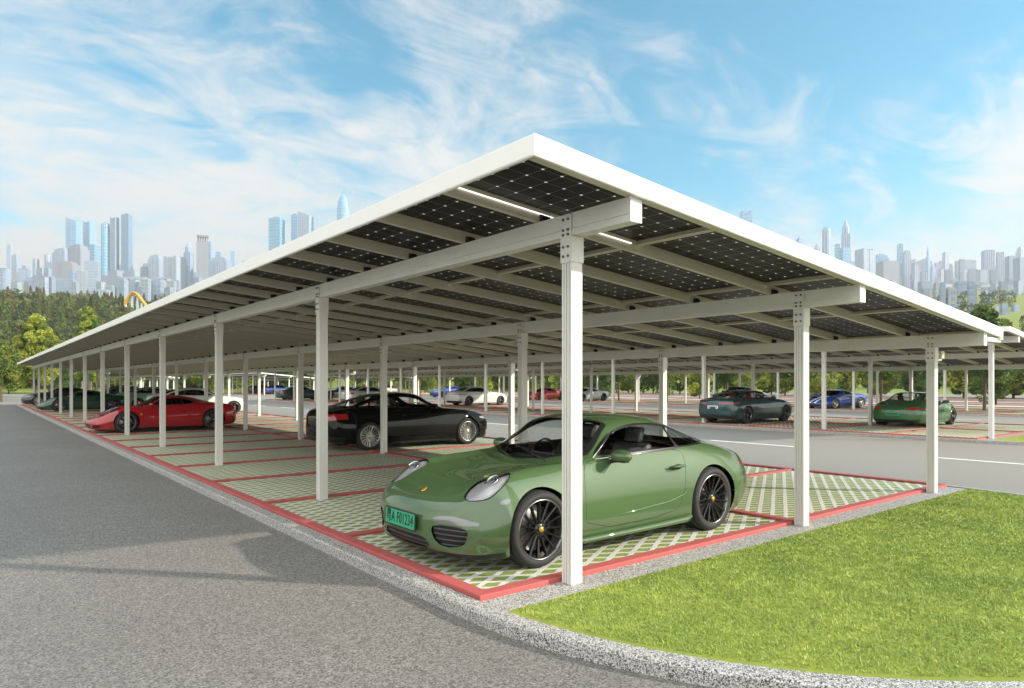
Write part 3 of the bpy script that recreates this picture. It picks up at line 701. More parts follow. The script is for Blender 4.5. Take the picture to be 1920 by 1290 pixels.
def wheel_meshes(r, w, rimr, style, spokes, key, rimmat):
    """meshes for one wheel about the y axis, outer face towards -y"""
    t = MB(); h = w/2; s = r-rimr
    t.lathe([(rimr-0.004, -h+0.012), (rimr+0.006, -h+0.002), (rimr+s*0.35, -h-0.004), (rimr+s*0.7, -h+0.004), (r-0.018, -h+0.012), (r-0.004, -h+0.032), (r, -h+0.06), (r-0.004, -h+0.064), (r-0.004, -h+0.070), (r, -h+0.074),
             (r, -0.004), (r-0.005, -0.002), (r-0.005, 0.003), (r, 0.005), (r, h-0.06), (r-0.004, h-0.03), (r-0.02, h-0.012), (rimr+s*0.5, h), (rimr, h-0.01)], 56, 'y')
    tyre = t.mesh('tyre_'+key, [M['tyre']])
    b = MB(); rr = rimr
    b.lathe([(rr+0.002, -h+0.008), (rr-0.004, -h-0.001), (rr-0.012, -h+0.004), (rr-0.016, -h+0.016), (rr-0.03, -h+0.05), (rr-0.035, h-0.02), (rr, h-0.015)], 56, 'y', mi=1)
    rin = 0.062
    for k in range(spokes):
        a = 2*math.pi*k/spokes
        for off in ((0,) if style != 'twin' else (-0.105, 0.105)):
            a2 = a+off*2.2/ (spokes/7.0 if style == 'twin' else 1)
            w0, w1 = (0.010, 0.0085) if style == 'thin' else ((0.013, 0.012) if style == 'twin' else (0.034, 0.028))
            def pt(rad, side, dep, ang): return (rad*math.cos(ang)-side*math.sin(ang), dep, rad*math.sin(ang)+side*math.cos(ang))
            secs = []
            for rad, ang, ww, dep in ((rin*0.6, a, w0, -h+0.028), (rin+0.03, a+(a2-a)*0.3, w0, -h+0.030), (rimr*0.62, a+(a2-a)*0.8, (w0+w1)/2, -h+0.022), (rr-0.012, a2, w1*1.3, -h+0.008)):
                secs.append([pt(rad, -ww, dep+0.004, ang), pt(rad, -ww*0.35, dep-0.004, ang), pt(rad, ww*0.35, dep-0.004, ang), pt(rad, ww, dep+0.004, ang), pt(rad, ww*0.9, dep+0.030, ang), pt(rad, -ww*0.9, dep+0.030, ang)])
            vs = [p for s_ in secs for p in s_]; fs = [(i*6+j, i*6+(j+1) % 6, (i+1)*6+(j+1) % 6, (i+1)*6+j) for i in range(3) for j in range(6)]
            b.add(vs, fs, 0, False)
    b.lathe([(0.0001, -h+0.014), (0.03, -h+0.014), (rin, -h+0.024), (rin, -h+0.06)], 24, 'y', mi=0)
    for k in range(5):
        a = 2*math.pi*k/5+0.3; b.lathe([(0.0001, -h+0.012), (0.007, -h+0.012), (0.009, -h+0.03)], 6, 'y', (0.045*math.cos(a), 0, 0.045*math.sin(a)), 1, False)
    b.lathe([(0.0001, -h+0.004), (0.018, -h+0.005), (0.026, -h+0.012), (0.027, -h+0.02)], 20, 'y', mi=2)
    rim = b.mesh('rim_'+key, [rimmat, M['rimedge'] if rimmat is M['rimblack'] else M['rimsilver'], M['gold'] if rimmat is M['rimblack'] else M['chrome']])
    d = MB(); d.lathe([(0.0001, 0.0), (rimr*0.76, 0.0), (rimr*0.78, 0.004), (rimr*0.78, 0.022), (0.0001, 0.022)], 40, 'y', mi=0)
    d.lathe([(0.0001, -0.03), (0.07, -0.028), (0.075, 0.0)], 20, 'y', mi=1)
    d.lathe([(rimr*0.55, -0.03), (rimr*0.86, -0.03), (rimr*0.88, 0.02), (rimr*0.55, 0.02), (rimr*0.55, -0.03)], 10, 'y', mi=2, a0=0.3, a1=1.3)
    disc = d.mesh('wheel_'+key, [M['disc'], M['trim'], M['redcap'] if D_RED.get(key) else M['trim']])
    return tyre, rim, disc
D_RED = {}
def text_mesh(s, size, mat, depth=0.002):
    c = bpy.data.curves.new('t', 'FONT'); c.body = s; c.size = size; c.extrude = depth; c.space_character = 1.12; c.align_x = 'CENTER'; c.align_y = 'CENTER'
    o = bpy.data.objects.new('t', c); col.objects.link(o); dg = bpy.context.evaluated_depsgraph_get(); dg.update()
    me = bpy.data.meshes.new_from_object(o.evaluated_get(dg)); bpy.data.objects.remove(o); me.materials.clear(); me.materials.append(mat); return me

def build_car(D, name, label, paint, group=None, grp_hi=False, key='a', loc=(0, 0), rz=0.0, rimmat=None, glass=None, cap=None, seats=None, plate=None, rearplate=None, cat='car'):
    L = D['rows'][-1][0]; hx = L/2; root = empty(name, (loc[0], loc[1], -0.002), rz); tag(root, label, cat, group)
    rimmat = rimmat or M['rimblack']; glass = glass or M['glass']
    S = body_surface(D, 120 if grp_hi else 70, 62 if grp_hi else 44)
    body = ('body',)
    for k, xw in ((0, D['xf']), (1, D['xr'])):
        ra = D['arch'][k]; V = np.array(S.V); sd = np.hypot(V[:, 0]-xw, V[:, 2]-D['rw'][k])
        S.cut('gone', sd-ra, lambda c: c[1] > 0.50 and c[2] < 0.95 and abs(c[0]-xw) < 0.6)
        S.cut('lip', np.hypot(np.array(S.V)[:, 0]-xw, np.array(S.V)[:, 2]-D['rw'][k])-(ra+0.012), lambda c: c[1] > 0.60 and c[2] < 0.95 and abs(c[0]-xw) < 0.6)
    for (tg, proj, poly, cond, el) in D['cuts']: S.cutpoly(tg, proj, poly, cond, el or body)
    for (proj, line, cond, closed) in D['seams']: S.seam(proj, line, cond, closed=closed, w=D.get('seamw', 0.0032))
    V = np.array(S.V); nv = len(V)
    tags = {}
    for f, t in zip(S.F, S.T): tags.setdefault(t, []).append(f)
    # smooth normals from the whole half, so that cut parts shade without a break
    def submesh(faces, both, mats, nm, off=0.0, side=0):
        """both: mirror and weld; side: +1/-1 single side"""
        used = sorted({i for f in faces for i in f}); mp = {i: k for k, i in enumerate(used)}; vs = V[used].copy()
        if off: vs = vs-NRM[used]*off
        vs[:, 0] -= hx; n = len(vs); fs = [tuple(mp[i] for i in f) for f in faces]
        me = bpy.data.meshes.new(nm)
        if both:
            v2 = vs.copy(); v2[:, 1] *= -1; idx = []; extra = []
            for k in range(n):
                if abs(vs[k, 1]) < 1e-6: idx.append(k)
                else: idx.append(n+len(extra)); extra.append(v2[k])
            allv = list(map(tuple, vs))+[tuple(e) for e in extra]; fs2 = [tuple(idx[i] for i in reversed(f)) for f in fs]
            me.from_pydata(allv, [], fs+fs2)
        else:
            if side < 0: vs[:, 1] *= -1; fs = [tuple(reversed(f)) for f in fs]
            me.from_pydata(list(map(tuple, vs)), [], fs)
        for m_ in (mats if isinstance(mats, list) else [mats]): me.materials.append(m_)
        for p in me.polygons: p.use_smooth = True
        return me
    # vertex normals
    NRM = np.zeros((nv, 3))
    for f in S.F:
        a, b, c = V[f[0]], V[f[1]], V[f[2]]; nn = np.cross(b-a, c-a)
        if len(f) > 3: nn = nn+np.cross(V[f[2]]-a, V[f[3]]-a)
        for i in f: NRM[i] += nn
    NRM /= np.maximum(1e-12, np.linalg.norm(NRM, axis=1))[:, None]
    C = S.cent(); k = int(np.argmax(C[:, 1])); flip = NRM[S.F[k][0]][1] < 0
    if flip:
        NRM *= -1; tags = {t: [tuple(reversed(f)) for f in fs] for t, fs in tags.items()}
    # body with seams, lips and dark zones as material slots
    bf, mi = [], []
    tags.setdefault('dark', [])
    slots = ['body', 'seam', 'lip', 'dark', 'chromeline']; mats = [paint, M['seam'], paint, M['trim'], M['chrome']]
    for q, t in enumerate(slots):
        for f in tags.get(t, []): bf.append(f); mi.append(q)
    me = submesh(bf, True, mats, 'body'); me.polygons.foreach_set('material_index', mi+mi); link('body', me, root)
    def pair(t, nm, mat, off=0.0, parent=root):
        out = []
        if t in tags:
            for sd in (1, -1): out.append(link(nm, submesh(tags[t], False, mat, nm, off, sd), parent))
        return out
    doors = pair('door', 'door', [paint])
    hm = []
    if D.get('handle'):
        hx_, hy_, hz_ = D['handle']
        for i, sd in enumerate((1, -1)):
            h = MB(); yy = sd*hy_; x = hx_-hx
            h.tube([(x-0.10, yy+sd*0.004, hz_), (x-0.085, yy+sd*0.028, hz_+0.003), (x, yy+sd*0.038, hz_+0.006), (x+0.085, yy+sd*0.028, hz_+0.004), (x+0.10, yy+sd*0.002, hz_+0.002)], [0.010, 0.014, 0.015, 0.014, 0.010], 8)
            h.ell((x, yy+sd*0.002, hz_-0.003), (0.075, 0.008, 0.028), 14, 6, 1)
            h.build('handle', [paint, M['seam']], doors[i] if doors else root)
    for t, nm in (('window', 'side_window'), ('window2', 'quarter_window'), ('window3', 'rear_side_window')): pair(t, nm, glass)
    for t, nm in (('windscreen', 'windscreen'), ('rearwin', 'rear_window')):
        if t in tags: link(nm, submesh(tags[t], True, glass if t == 'windscreen' else (M['glassdark'] if glass is M['glassdark'] else glass), nm), root)
    if 'wtrim' in tags: link('window_trim', submesh(tags['wtrim'], True, M['trim'], 'window_trim'), root)
    if 'roofpanel' in tags: link('roof_panel', submesh(tags['roofpanel'], True, M['rimblack'], 'roof_panel'), root)
    if 'stripe' in tags: link('stripe', submesh(tags['stripe'], True, D['stripemat'], 'stripe'), root)
    if 'grille' in tags: link('grille', submesh(tags['grille'], True, M['slats'], 'grille', 0.01), root)
    pair('intake', 'air_intake', M['slats'], 0.02)
    if 'diffuser' in tags: link('diffuser', submesh(tags['diffuser'], True, M['trim'], 'diffuser'), root)
    if 'chin' in tags: link('chin_spoiler', submesh(tags['chin'], True, M['trim'], 'chin_spoiler'), root)
    pair('led', 'front_light_strip', M['led']); pair('marker', 'side_marker', M['led'])
    for h, sd in zip(pair('headlight', 'headlight', M['lens']), (1, -1)):
        link('reflector', submesh(tags['headlight'], False, M['reflect'] if not D.get('darklamp') else M['rimblack'], 'reflector', 0.018, sd), h)
        for (x, y, r_) in D.get('lampc', []):
            idx = np.array(sorted({i for f in tags['headlight'] for i in f})); kk_ = idx[np.argmin((V[idx, 0]-x)**2+(V[idx, 1]-y)**2)]
            nn = Vector(NRM[kk_]); c = Vector(V[kk_])-nn*0.012; c.x -= hx; c.y *= sd; nn.y *= sd; nn = (nn+Vector((-.35, 0, 0))).normalized(); rot = nn.to_track_quat('Z', 'X')
            q = MB(); q.lathe([(r_*1.0, -0.006), (r_*1.05, 0.001), (r_*.98, 0.004), (r_*.90, -0.002), (r_*.90, -0.006)], 30, 'z', mi=0); q.lathe([(.0001, -.004), (r_*.9, -.005)], 30, 'z', mi=2)
            q.lathe([(r_*.52, -.004), (r_*.54, .003), (r_*.40, .006), (r_*.2, .008), (.0001, .008)], 24, 'z', mi=1)
            for t4 in range(4): q.ell((r_*.72*math.cos(t4*1.57+.8), r_*.72*math.sin(t4*1.57+.8), 0), (r_*.10, r_*.10, .004), 8, 5, 1)
            q.v = [tuple(rot @ Vector(p)+c) for p in q.v]; q.build('lamp_ring', [M['chrome'], M['led'], M['lampdark']], h)
    pair('tail', 'tail_lamp', M['tail'])
    if 'tailbar' in tags: link('tail_lamp', submesh(tags['tailbar'], True, M['tail'], 'tail_lamp'), root)
    # wheel wells
    for k, xw in ((0, D['xf']), (1, D['xr'])):
        for sd in (1, -1):
            w = MB(); ra = D['arch'][k]+0.012; yo = D['yw'][k]+0.05
            w.lathe([(ra, 0.0), (ra+0.03, -0.10), (ra+0.03, -0.42), (0.001, -0.42)], 36, 'y', (xw-hx, 0, D['rw'][k]), 0, True, 0 if True else 0, 2*math.pi*0.5)
            w.v = [(x, sd*(yo+y), z) for x, y, z in w.v]; w.build('wheel_arch_liner', M['grille'], root)
    for k, xw in ((0, D['xf']), (1, D['xr'])):
        kk = key+str(k); ms = D['_wm'].get((kk, rimmat.name)) if '_wm' in D else None
        if ms is None:
            D_RED[kk] = D.get('redcal', False); ms = wheel_meshes(D['rw'][k], D['ww'][k], D['rimr'][k], D['rim'][0], D['rim'][1], kk, rimmat)
            D.setdefault('_wm', {})[(kk, rimmat.name)] = ms
        for sd in (1, -1):
            w = link('wheel', ms[2], root); w.location = (xw-hx, sd*D['yw'][k], D['rw'][k]+0.002); w.rotation_euler = (0, rnd.uniform(0, 3), math.pi if sd > 0 else 0)
            link('tyre', ms[0], w); link('rim', ms[1], w)
    # mirrors
    mx, my, mz = D['mirror']
    for sd in (1, -1):
        q = MB(); q.ell((mx-hx, sd*(my+0.13), mz+0.045), (0.072, 0.125, 0.064), 20, 12, 0)
        q.v = [((x if x < mx-hx+0.028 else mx-hx+0.028), y, max(z, mz+0.002)) for x, y, z in q.v]
        q.tube([(mx-hx, sd*(my-0.05), mz-0.03), (mx-hx+0.0, sd*(my+0.03), mz-0.012), (mx-hx, sd*(my+0.12), mz+0.004)], [0.020, 0.015, 0.018], 8, 1)
        q.bbox(mx-hx-0.045, mx-hx+0.03, min(sd*(my+0.02), sd*(my+0.21)), max(sd*(my+0.02), sd*(my+0.21)), mz-0.012, mz+0.012, 0.006, 1)
        q.build('mirror', [paint, M['trim']], root)
    # interior
    sx, sz = D['seat']; lea = seats or M['leather']
    for sd in (1, -1):
        q = MB(); q.bbox(sx-hx-0.30, sx-hx+0.22, sd*0.36-0.24, sd*0.36+0.24, sz-0.12, sz+0.02, 0.04)
        n0 = len(q.v); q.bbox(-0.055, 0.055, sd*0.36-0.24, sd*0.36+0.24, 0, 0.56, 0.04); q.bbox(-0.04, 0.04, sd*0.36-0.11, sd*0.36+0.11, 0.57, 0.73, 0.03)
        q.v = q.v[:n0]+[(sx-hx+0.22+x+z*0.30, y, sz+z) for x, y, z in q.v[n0:]]; q.build('seat', lea, root)
    q = MB(); dx, dz = D['dash']; q.bbox(dx-hx, dx-hx+0.42, -0.66, 0.66, dz-0.25, dz, 0.06); q.build('dashboard', M['leather'], root)
    q = MB(); q.lathe([(0.175, 0), (0.187, 0.012), (0.175, 0.024), (0.163, 0.012), (0.175, 0)], 28, 'x', (0, 0, 0)); q.box(0.0, 0.03, -0.16, 0.16, -0.02, 0.02); c, s_ = math.cos(0.4), math.sin(0.4)
    q.v = [(dx-hx+0.50+x*c+z*s_*0.9, 0.36*D.get('drv', 1)+y, dz+0.0+z*c-x*s_) for x, y, z in q.v]; q.build('steering_wheel', M['trim'], root)
    if plate:
        px, pz, mat, txt, tilt = plate
        q = MB(); q.bbox(-0.012, 0.0, -0.265, 0.265, -0.078, 0.078, 0.004, 0); q.bbox(-0.015, -0.010, -0.252, 0.252, -0.066, 0.066, 0.002, 1)
        p = q.build('number_plate', [M['trim'], mat], root); p.location = (px-hx, 0, pz); p.rotation_euler = (0, tilt, 0)
        if txt:
            tm = text_mesh(txt, 0.128, M['ink'], 0.0015); t = link('lettering', tm, p); t.rotation_euler = (R(90), 0, R(-90)); t.location = (-0.0165, 0.0, 0.0); 
            bb = [v.co.x for v in tm.vertices]; s0 = 0.46/max(1e-3, max(bb)-min(bb)); t.scale = (s0, 1.05, 1)
    if rearplate:
        px, pz, mat, lines = rearplate
        q = MB(); q.bbox(0.0, 0.012, -0.24, 0.24, -0.06, 0.06, 0.004, 0); p = q.build('number_plate', [mat], root); p.location = (px-hx, 0, pz)
        if lines:
            q = MB()
            for i in range(7): q.box(0.011, 0.014, -0.19+i*0.055, -0.155+i*0.055, -0.03, 0.03)
            q.build('lettering', M['ink'], p)
    return root, S, V

ymin = lambda y0: (lambda c: c[1] > y0)
# --- rounded rear-engined coupe -------------------------------------------------------------
def rowsC911(): 
    return [ # x, zb, yr, ym, zm, ys, zs, yg, zg, yt, zt, zc
    (0.14, .21, .62, .72, .36, .66, .475, .50, .505, .28, .515, .52), (0.20, .15, .75, .82, .38, .72, .550, .52, .572, .28, .580, .582),
    (0.37, .125, .83, .875, .42, .735, .670, .54, .670, .30, .658, .655), (0.58, .12, .86, .90, .47, .745, .785, .55, .765, .30, .738, .73),
    (0.95, .12, .865, .908, .52, .735, .845, .55, .812, .30, .782, .772), (1.35, .12, .855, .895, .55, .755, .862, .60, .845, .35, .838, .836),
    (1.50, .12, .85, .885, .56, .775, .866, .66, .878, .40, .892, .902), (1.75, .12, .85, .882, .56, .785, .870, .69, .935, .42, 1.045, 1.07),
    (2.05, .12, .85, .88, .56, .79, .875, .665, 1.04, .53, 1.185, 1.238), (2.40, .12, .85, .88, .56, .795, .882, .685, 1.065, .55, 1.225, 1.283),
    (2.80, .12, .86, .888, .57, .80, .890, .68, 1.06, .54, 1.202, 1.265), (3.20, .12, .88, .912, .58, .81, .895, .65, 1.02, .50, 1.12, 1.175),
    (3.60, .13, .89, .928, .58, .80, .880, .61, .955, .44, 1.005, 1.04), (4.00, .15, .87, .918, .56, .775, .83, .58, .862, .38, .88, .89),
    (4.25, .18, .82, .89, .53, .73, .785, .55, .805, .35, .82, .828), (4.40, .22, .77, .85, .50, .69, .725, .52, .748, .32, .762, .768), (4.49, .27, .68, .76, .46, .63, .62, .48, .65, .30, .665, .67)]
DLO = [(1.72, .890), (1.90, 1.01), (2.10, 1.125), (2.35, 1.185), (2.62, 1.195), (2.90, 1.172), (3.20, 1.10), (3.43, 1.015), (3.56, .962), (3.46, .940), (3.1, .928), (2.4, .905)]
def cut_x(poly, x0, x1):
    """clip a polygon to x0..x1"""
    def clip(p, f):
        o = []
        for i in range(len(p)):
            a, b = p[i], p[(i+1) % len(p)]; fa, fb = f(a), f(b)
            if fa >= 0: o.append(a)
            if fa*fb < 0: t = fa/(fa-fb); o.append(a+(b-a)*t)
        return o
    p = [np.array(q, float) for q in poly]; p = clip(p, lambda q: q[0]-x0); p = clip(p, lambda q: x1-q[0]); return np.array(p)
D911 = dict(rows=rowsC911(), bowf=0.27, bowr=0.34, xf=0.98, xr=3.43, rw=(.335, .345), arch=(.368, .378), ww=(.245, .30), yw=(.765, .762), rimr=(.262, .268), rim=('thin', 15),
    mirror=(1.93, .80, .868), seat=(2.35, .40), dash=(1.55, .83), handle=(2.83, .893, .745), redcal=False,
    lampc=[(0.60, .665, .072)], drv=1,
    cuts=[('wtrim', 'side', sorted_poly, None, None) for sorted_poly in ()]+[
      ('wtrim', 'top', [(1.39, -.3), (1.39, 0), (1.46, .36), (1.63, .668), (1.70, .70), (2.12, .560), (2.06, .3), (2.045, 0), (2.045, -.3)], lambda c: c[2] > .82, None),
      ('windscreen', 'top', [(1.42, -.3), (1.42, 0), (1.49, .35), (1.66, .645), (2.085, .528), (2.03, .3), (2.015, 0), (2.015, -.3)], lambda c: c[2] > .82, ('wtrim',)),
      ('wtrim', 'side', chaikin(DLO, 2), lambda c: c[1] > .35 and c[2] > .86, None),
      ('window', 'side', cut_x(chaikin([(x+(.03 if x < 2 else -.035 if x > 3.4 else 0), z+(-.02 if z > .98 else .014)) for x, z in DLO], 2), 1.6, 2.93), lambda c: c[1] > .35 and c[2] > .86, ('wtrim',)),
      ('window2', 'side', cut_x(chaikin([(x+(.03 if x < 2 else -.035 if x > 3.4 else 0), z+(-.02 if z > .98 else .014)) for x, z in DLO], 2), 2.97, 3.7), lambda c: c[1] > .35 and c[2] > .86, ('wtrim',)),
      ('rearwin', 'top', chaikin([(2.98, -.6), (2.98, .35), (3.05, .44), (3.6, .40), (3.84, .30), (3.86, -.6)], 1), lambda c: c[2] > .86, None),
      ('headlight', 'top', ellipse(.560, .655, .205, .130, .12, 44, 2.1), lambda c: c[2] > .50, None),
      ('dark', 'top', ellipse(.560, .655, .213, .138, .12, 44, 2.1), lambda c: c[2] > .50, None),
      ('intake', 'front', chaikin([(.48, .235), (.70, .25), (.76, .37), (.73, .42), (.44, .42), (.40, .36)], 1), lambda c: c[0] < .62, None),
      ('led', 'front', chaikin([(.38, .43), (.82, .43), (.82, .46), (.64, .505), (.44, .49)], 2), lambda c: c[0] < .8, None),
      ('grille', 'front', [(-.4, .19), (.36, .20), (.38, .23), (.33, .30), (-.4, .30)], lambda c: c[0] < .4, None),
      ('chin', 'front', [(-1, .0), (1, .0), (1, .192), (-1, .192)], lambda c: c[0] < .62, None),
      ('marker', 'side', chaikin([(.555, .585), (.66, .60), (.655, .645), (.55, .615)], 1), lambda c: c[1] > .6, None),
      ('tail', 'front', chaikin([(.40, .63), (.88, .66), (.86, .72), (.6, .735), (.40, .70)], 2), lambda c: c[0] > 4.0, None),
      ('dark', 'front', [(-1, .0), (1, .0), (1, .29), (-1, .29)], lambda c: c[0] > 4.15, None),
      ('door', 'side', chaikin([(1.52, .24), (1.50, .60), (1.555, .850), (1.69, .884), (2.4, .900), (2.985, .922), (3.0, .78), (2.92, .42), (2.80, .26)], 1), lambda c: c[1] > .5, None)],
    seams=[('side', chaikin([(1.52, .24), (1.50, .60), (1.555, .850), (1.69, .884), (2.4, .900), (2.985, .922), (3.0, .78), (2.92, .42), (2.80, .26)], 1), lambda c: c[1] > .5, True),
      ('top', [(.335, -.2), (.335, 0), (.35, .30), (.40, .45), (.48, .525), (.75, .555), (1.2, .62), (1.45, .655)], lambda c: c[2] > .45 and c[1] < .75, False),
      ('top', [(3.95, -.2), (3.95, .45), (4.16, .60)], lambda c: c[2] > .7, False)])
#--- mid-engined wedge -----------------------------------------------------------------------
DMID = dict(rows=[
    (0.00, .17, .66, .76, .28, .70, .36, .50, .385, .28, .395, .40), (0.14, .12, .80, .88, .34, .78, .48, .55, .475, .30, .465, .46), (0.42, .11, .86, .935, .42, .80, .625, .56, .585, .30, .565, .555),
    (0.97, .11, .88, .965, .52, .80, .815, .58, .72, .30, .695, .69), (1.30, .11, .88, .945, .52, .81, .825, .62, .775, .36, .77, .77), (1.70, .11, .87, .92, .50, .82, .835, .69, .91, .42, .965, .985),
    (2.10, .11, .87, .925, .50, .83, .85, .66, 1.0, .53, 1.125, 1.17), (2.45, .11, .88, .93, .50, .84, .86, .65, 1.02, .53, 1.155, 1.21), (2.90, .11, .90, .945, .52, .86, .885, .64, 1.01, .49, 1.12, 1.165),
    (3.40, .12, .91, .97, .55, .86, .905, .60, .97, .44, 1.015, 1.045), (3.75, .13, .90, .972, .55, .86, .895, .58, .92, .40, .94, .95), (4.20, .16, .87, .945, .55, .84, .86, .56, .875, .38, .885, .89),
    (4.45, .22, .82, .90, .52, .80, .80, .56, .82, .38, .828, .83), (4.53, .30, .74, .82, .50, .74, .70, .54, .72, .36, .73, .735)],
    bowf=.36, bowr=.15, xf=1.0, xr=3.65, rw=(.345, .355), arch=(.375, .385), ww=(.245, .31), yw=(.80, .80), rimr=(.262, .27), rim=('wide', 5), mirror=(1.72, .83, .87), seat=(2.25, .34), dash=(1.45, .79), handle=(2.72, .925, .70),
    darklamp=False,
    cuts=[('windscreen', 'top', [(1.36, -.3), (1.36, 0), (1.44, .38), (1.62, .66), (2.08, .53), (2.04, 0), (2.04, -.3)], lambda c: c[2] > .7, None),
      ('wtrim', 'side', chaikin([(1.70, .885), (2.05, 1.065), (2.35, 1.125), (2.72, 1.11), (3.05, 1.02), (3.12, .93), (2.8, .905), (2.2, .885)], 2), lambda c: c[1] > .35 and c[2] > .84, None),
      ('window', 'side', cut_x(chaikin([(1.74, .90), (2.06, 1.048), (2.35, 1.105), (2.70, 1.092), (2.95, 1.02), (3.05, .94), (2.8, .918), (2.2, .90)], 2), 1.6, 2.68), lambda c: c[1] > .35 and c[2] > .84, ('wtrim',)),
      ('window2', 'side', cut_x(chaikin([(1.74, .90), (2.06, 1.048), (2.35, 1.105), (2.70, 1.092), (2.95, 1.02), (3.05, .94), (2.8, .918), (2.2, .90)], 2), 2.72, 3.3), lambda c: c[1] > .35 and c[2] > .84, ('wtrim',)),
      ('rearwin', 'top', chaikin([(2.95, -.6), (2.95, .40), (3.9, .34), (3.95, -.6)], 1), lambda c: c[2] > .85, None),
      ('headlight', 'top', chaikin([(.34, .58), (.50, .74), (1.04, .775), (1.0, .68), (.6, .57)], 2), lambda c: c[2] > .42, None),
      ('grille', 'front', [(-.5, .15), (.44, .15), (.47, .27), (.30, .31), (-.5, .31)], lambda c: c[0] < .4, None),
      ('intake', 'front', chaikin([(.55, .17), (.78, .18), (.80, .30), (.58, .28)], 1), lambda c: c[0] < .6, None),
      ('chin', 'front', [(-1, .0), (1, .0), (1, .135), (-1, .135)], lambda c: c[0] < .45, None),
      ('tail', 'front', ellipse(.62, .74, .075, .06), lambda c: c[0] > 4.2, None),
      ('diffuser', 'front', [(-1, .0), (1, .0), (1, .42), (-1, .42)], lambda c: c[0] > 4.3, None),
      ('dark', 'side', [(1.2, 0), (3.4, 0), (3.4, .165), (1.2, .165)], lambda c: c[1] > .6, None),
      ('door', 'side', chaikin([(1.52, .24), (1.46, .60), (1.52, .83), (1.72, .87), (2.4, .872), (2.84, .885), (2.90, .70), (2.78, .40), (2.62, .25)], 1), lambda c: c[1] > .5, None)],
    seams=[('side', chaikin([(1.52, .24), (1.46, .60), (1.52, .83), (1.72, .87), (2.4, .872), (2.84, .885), (2.90, .70), (2.78, .40), (2.62, .25)], 1), lambda c: c[1] > .5, True),
      ('top', [(.36, -.2), (.36, 0), (.42, .45), (.8, .60), (1.4, .66)], lambda c: c[2] > .35 and c[1] < .75, False)])
#--- four-door coupe ------------------------------------------------------------------------
def sedan_rows(hk=1.0, tail=0.0):
    r = [(0.00, .22, .64, .74, .40, .68, .575, .50, .605, .28, .615, .62), (.12, .16, .78, .845, .42, .76, .695, .54, .72, .30, .728, .735), (.50, .14, .84, .905, .52, .79, .83, .56, .845, .30, .853, .86),
    (.90, .14, .85, .915, .56, .80, .89, .56, .908, .30, .922, .93), (1.45, .14, .85, .90, .58, .80, .935, .62, .965, .36, .985, .99), (1.85, .14, .85, .90, .58, .81, .945, .68, 1.06, .42, 1.15, 1.175),
    (2.25, .14, .85, .90, .58, .81, .95, .68, 1.13, .56, 1.30, 1.355), (2.70, .14, .85, .90, .58, .81, .955, .69, 1.14, .57, 1.335, 1.40), (3.20, .14, .85, .905, .58, .81, .962, .68, 1.125, .54, 1.30, 1.37),
    (3.70, .15, .86, .915, .60, .81, .968, .64, 1.08, .48, 1.195, 1.25), (4.10, .17, .86, .908, .60, .80, .97, .60, 1.04, .42, 1.08, 1.10), (4.45, .19, .84, .885, .58, .78, .96, .58, 1.0, .38, 1.015, 1.02),
    (4.68, .22, .80, .85, .56, .76, .91, .56, .945, .36, .96, .965), (4.78, .28, .74, .79, .52, .70, .80, .54, .83, .34, .84, .845)]
    out = []
    for q in r:
        q = list(q); f = max(0, (q[0]-3.0)/1.7)
        if tail and q[0] > 3.0:
            for k in (7, 9, 10, 11):
                pass
            q[7] += tail*f*0.6; q[9] += tail*f; q[11] += tail*f if False else 0
            q[8] = q[8]; q[10] = q[10]
            q[10] += tail*f; q[11] += tail*f; q[9] -= tail*f; q[7] -= tail*f*0.6
        for k in (7-1+1, ): pass
        for k in (6, 8, 10, 11):
            if q[k] > .95: q[k] = .95+(q[k]-.95)*hk
        out.append(tuple(q))
    return out
SDLO = [(1.90, 1.0), (2.10, 1.12), (2.35, 1.255), (2.7, 1.305), (3.1, 1.29), (3.5, 1.215), (3.82, 1.115), (3.98, 1.035), (3.8, 1.012), (2.8, .998)]
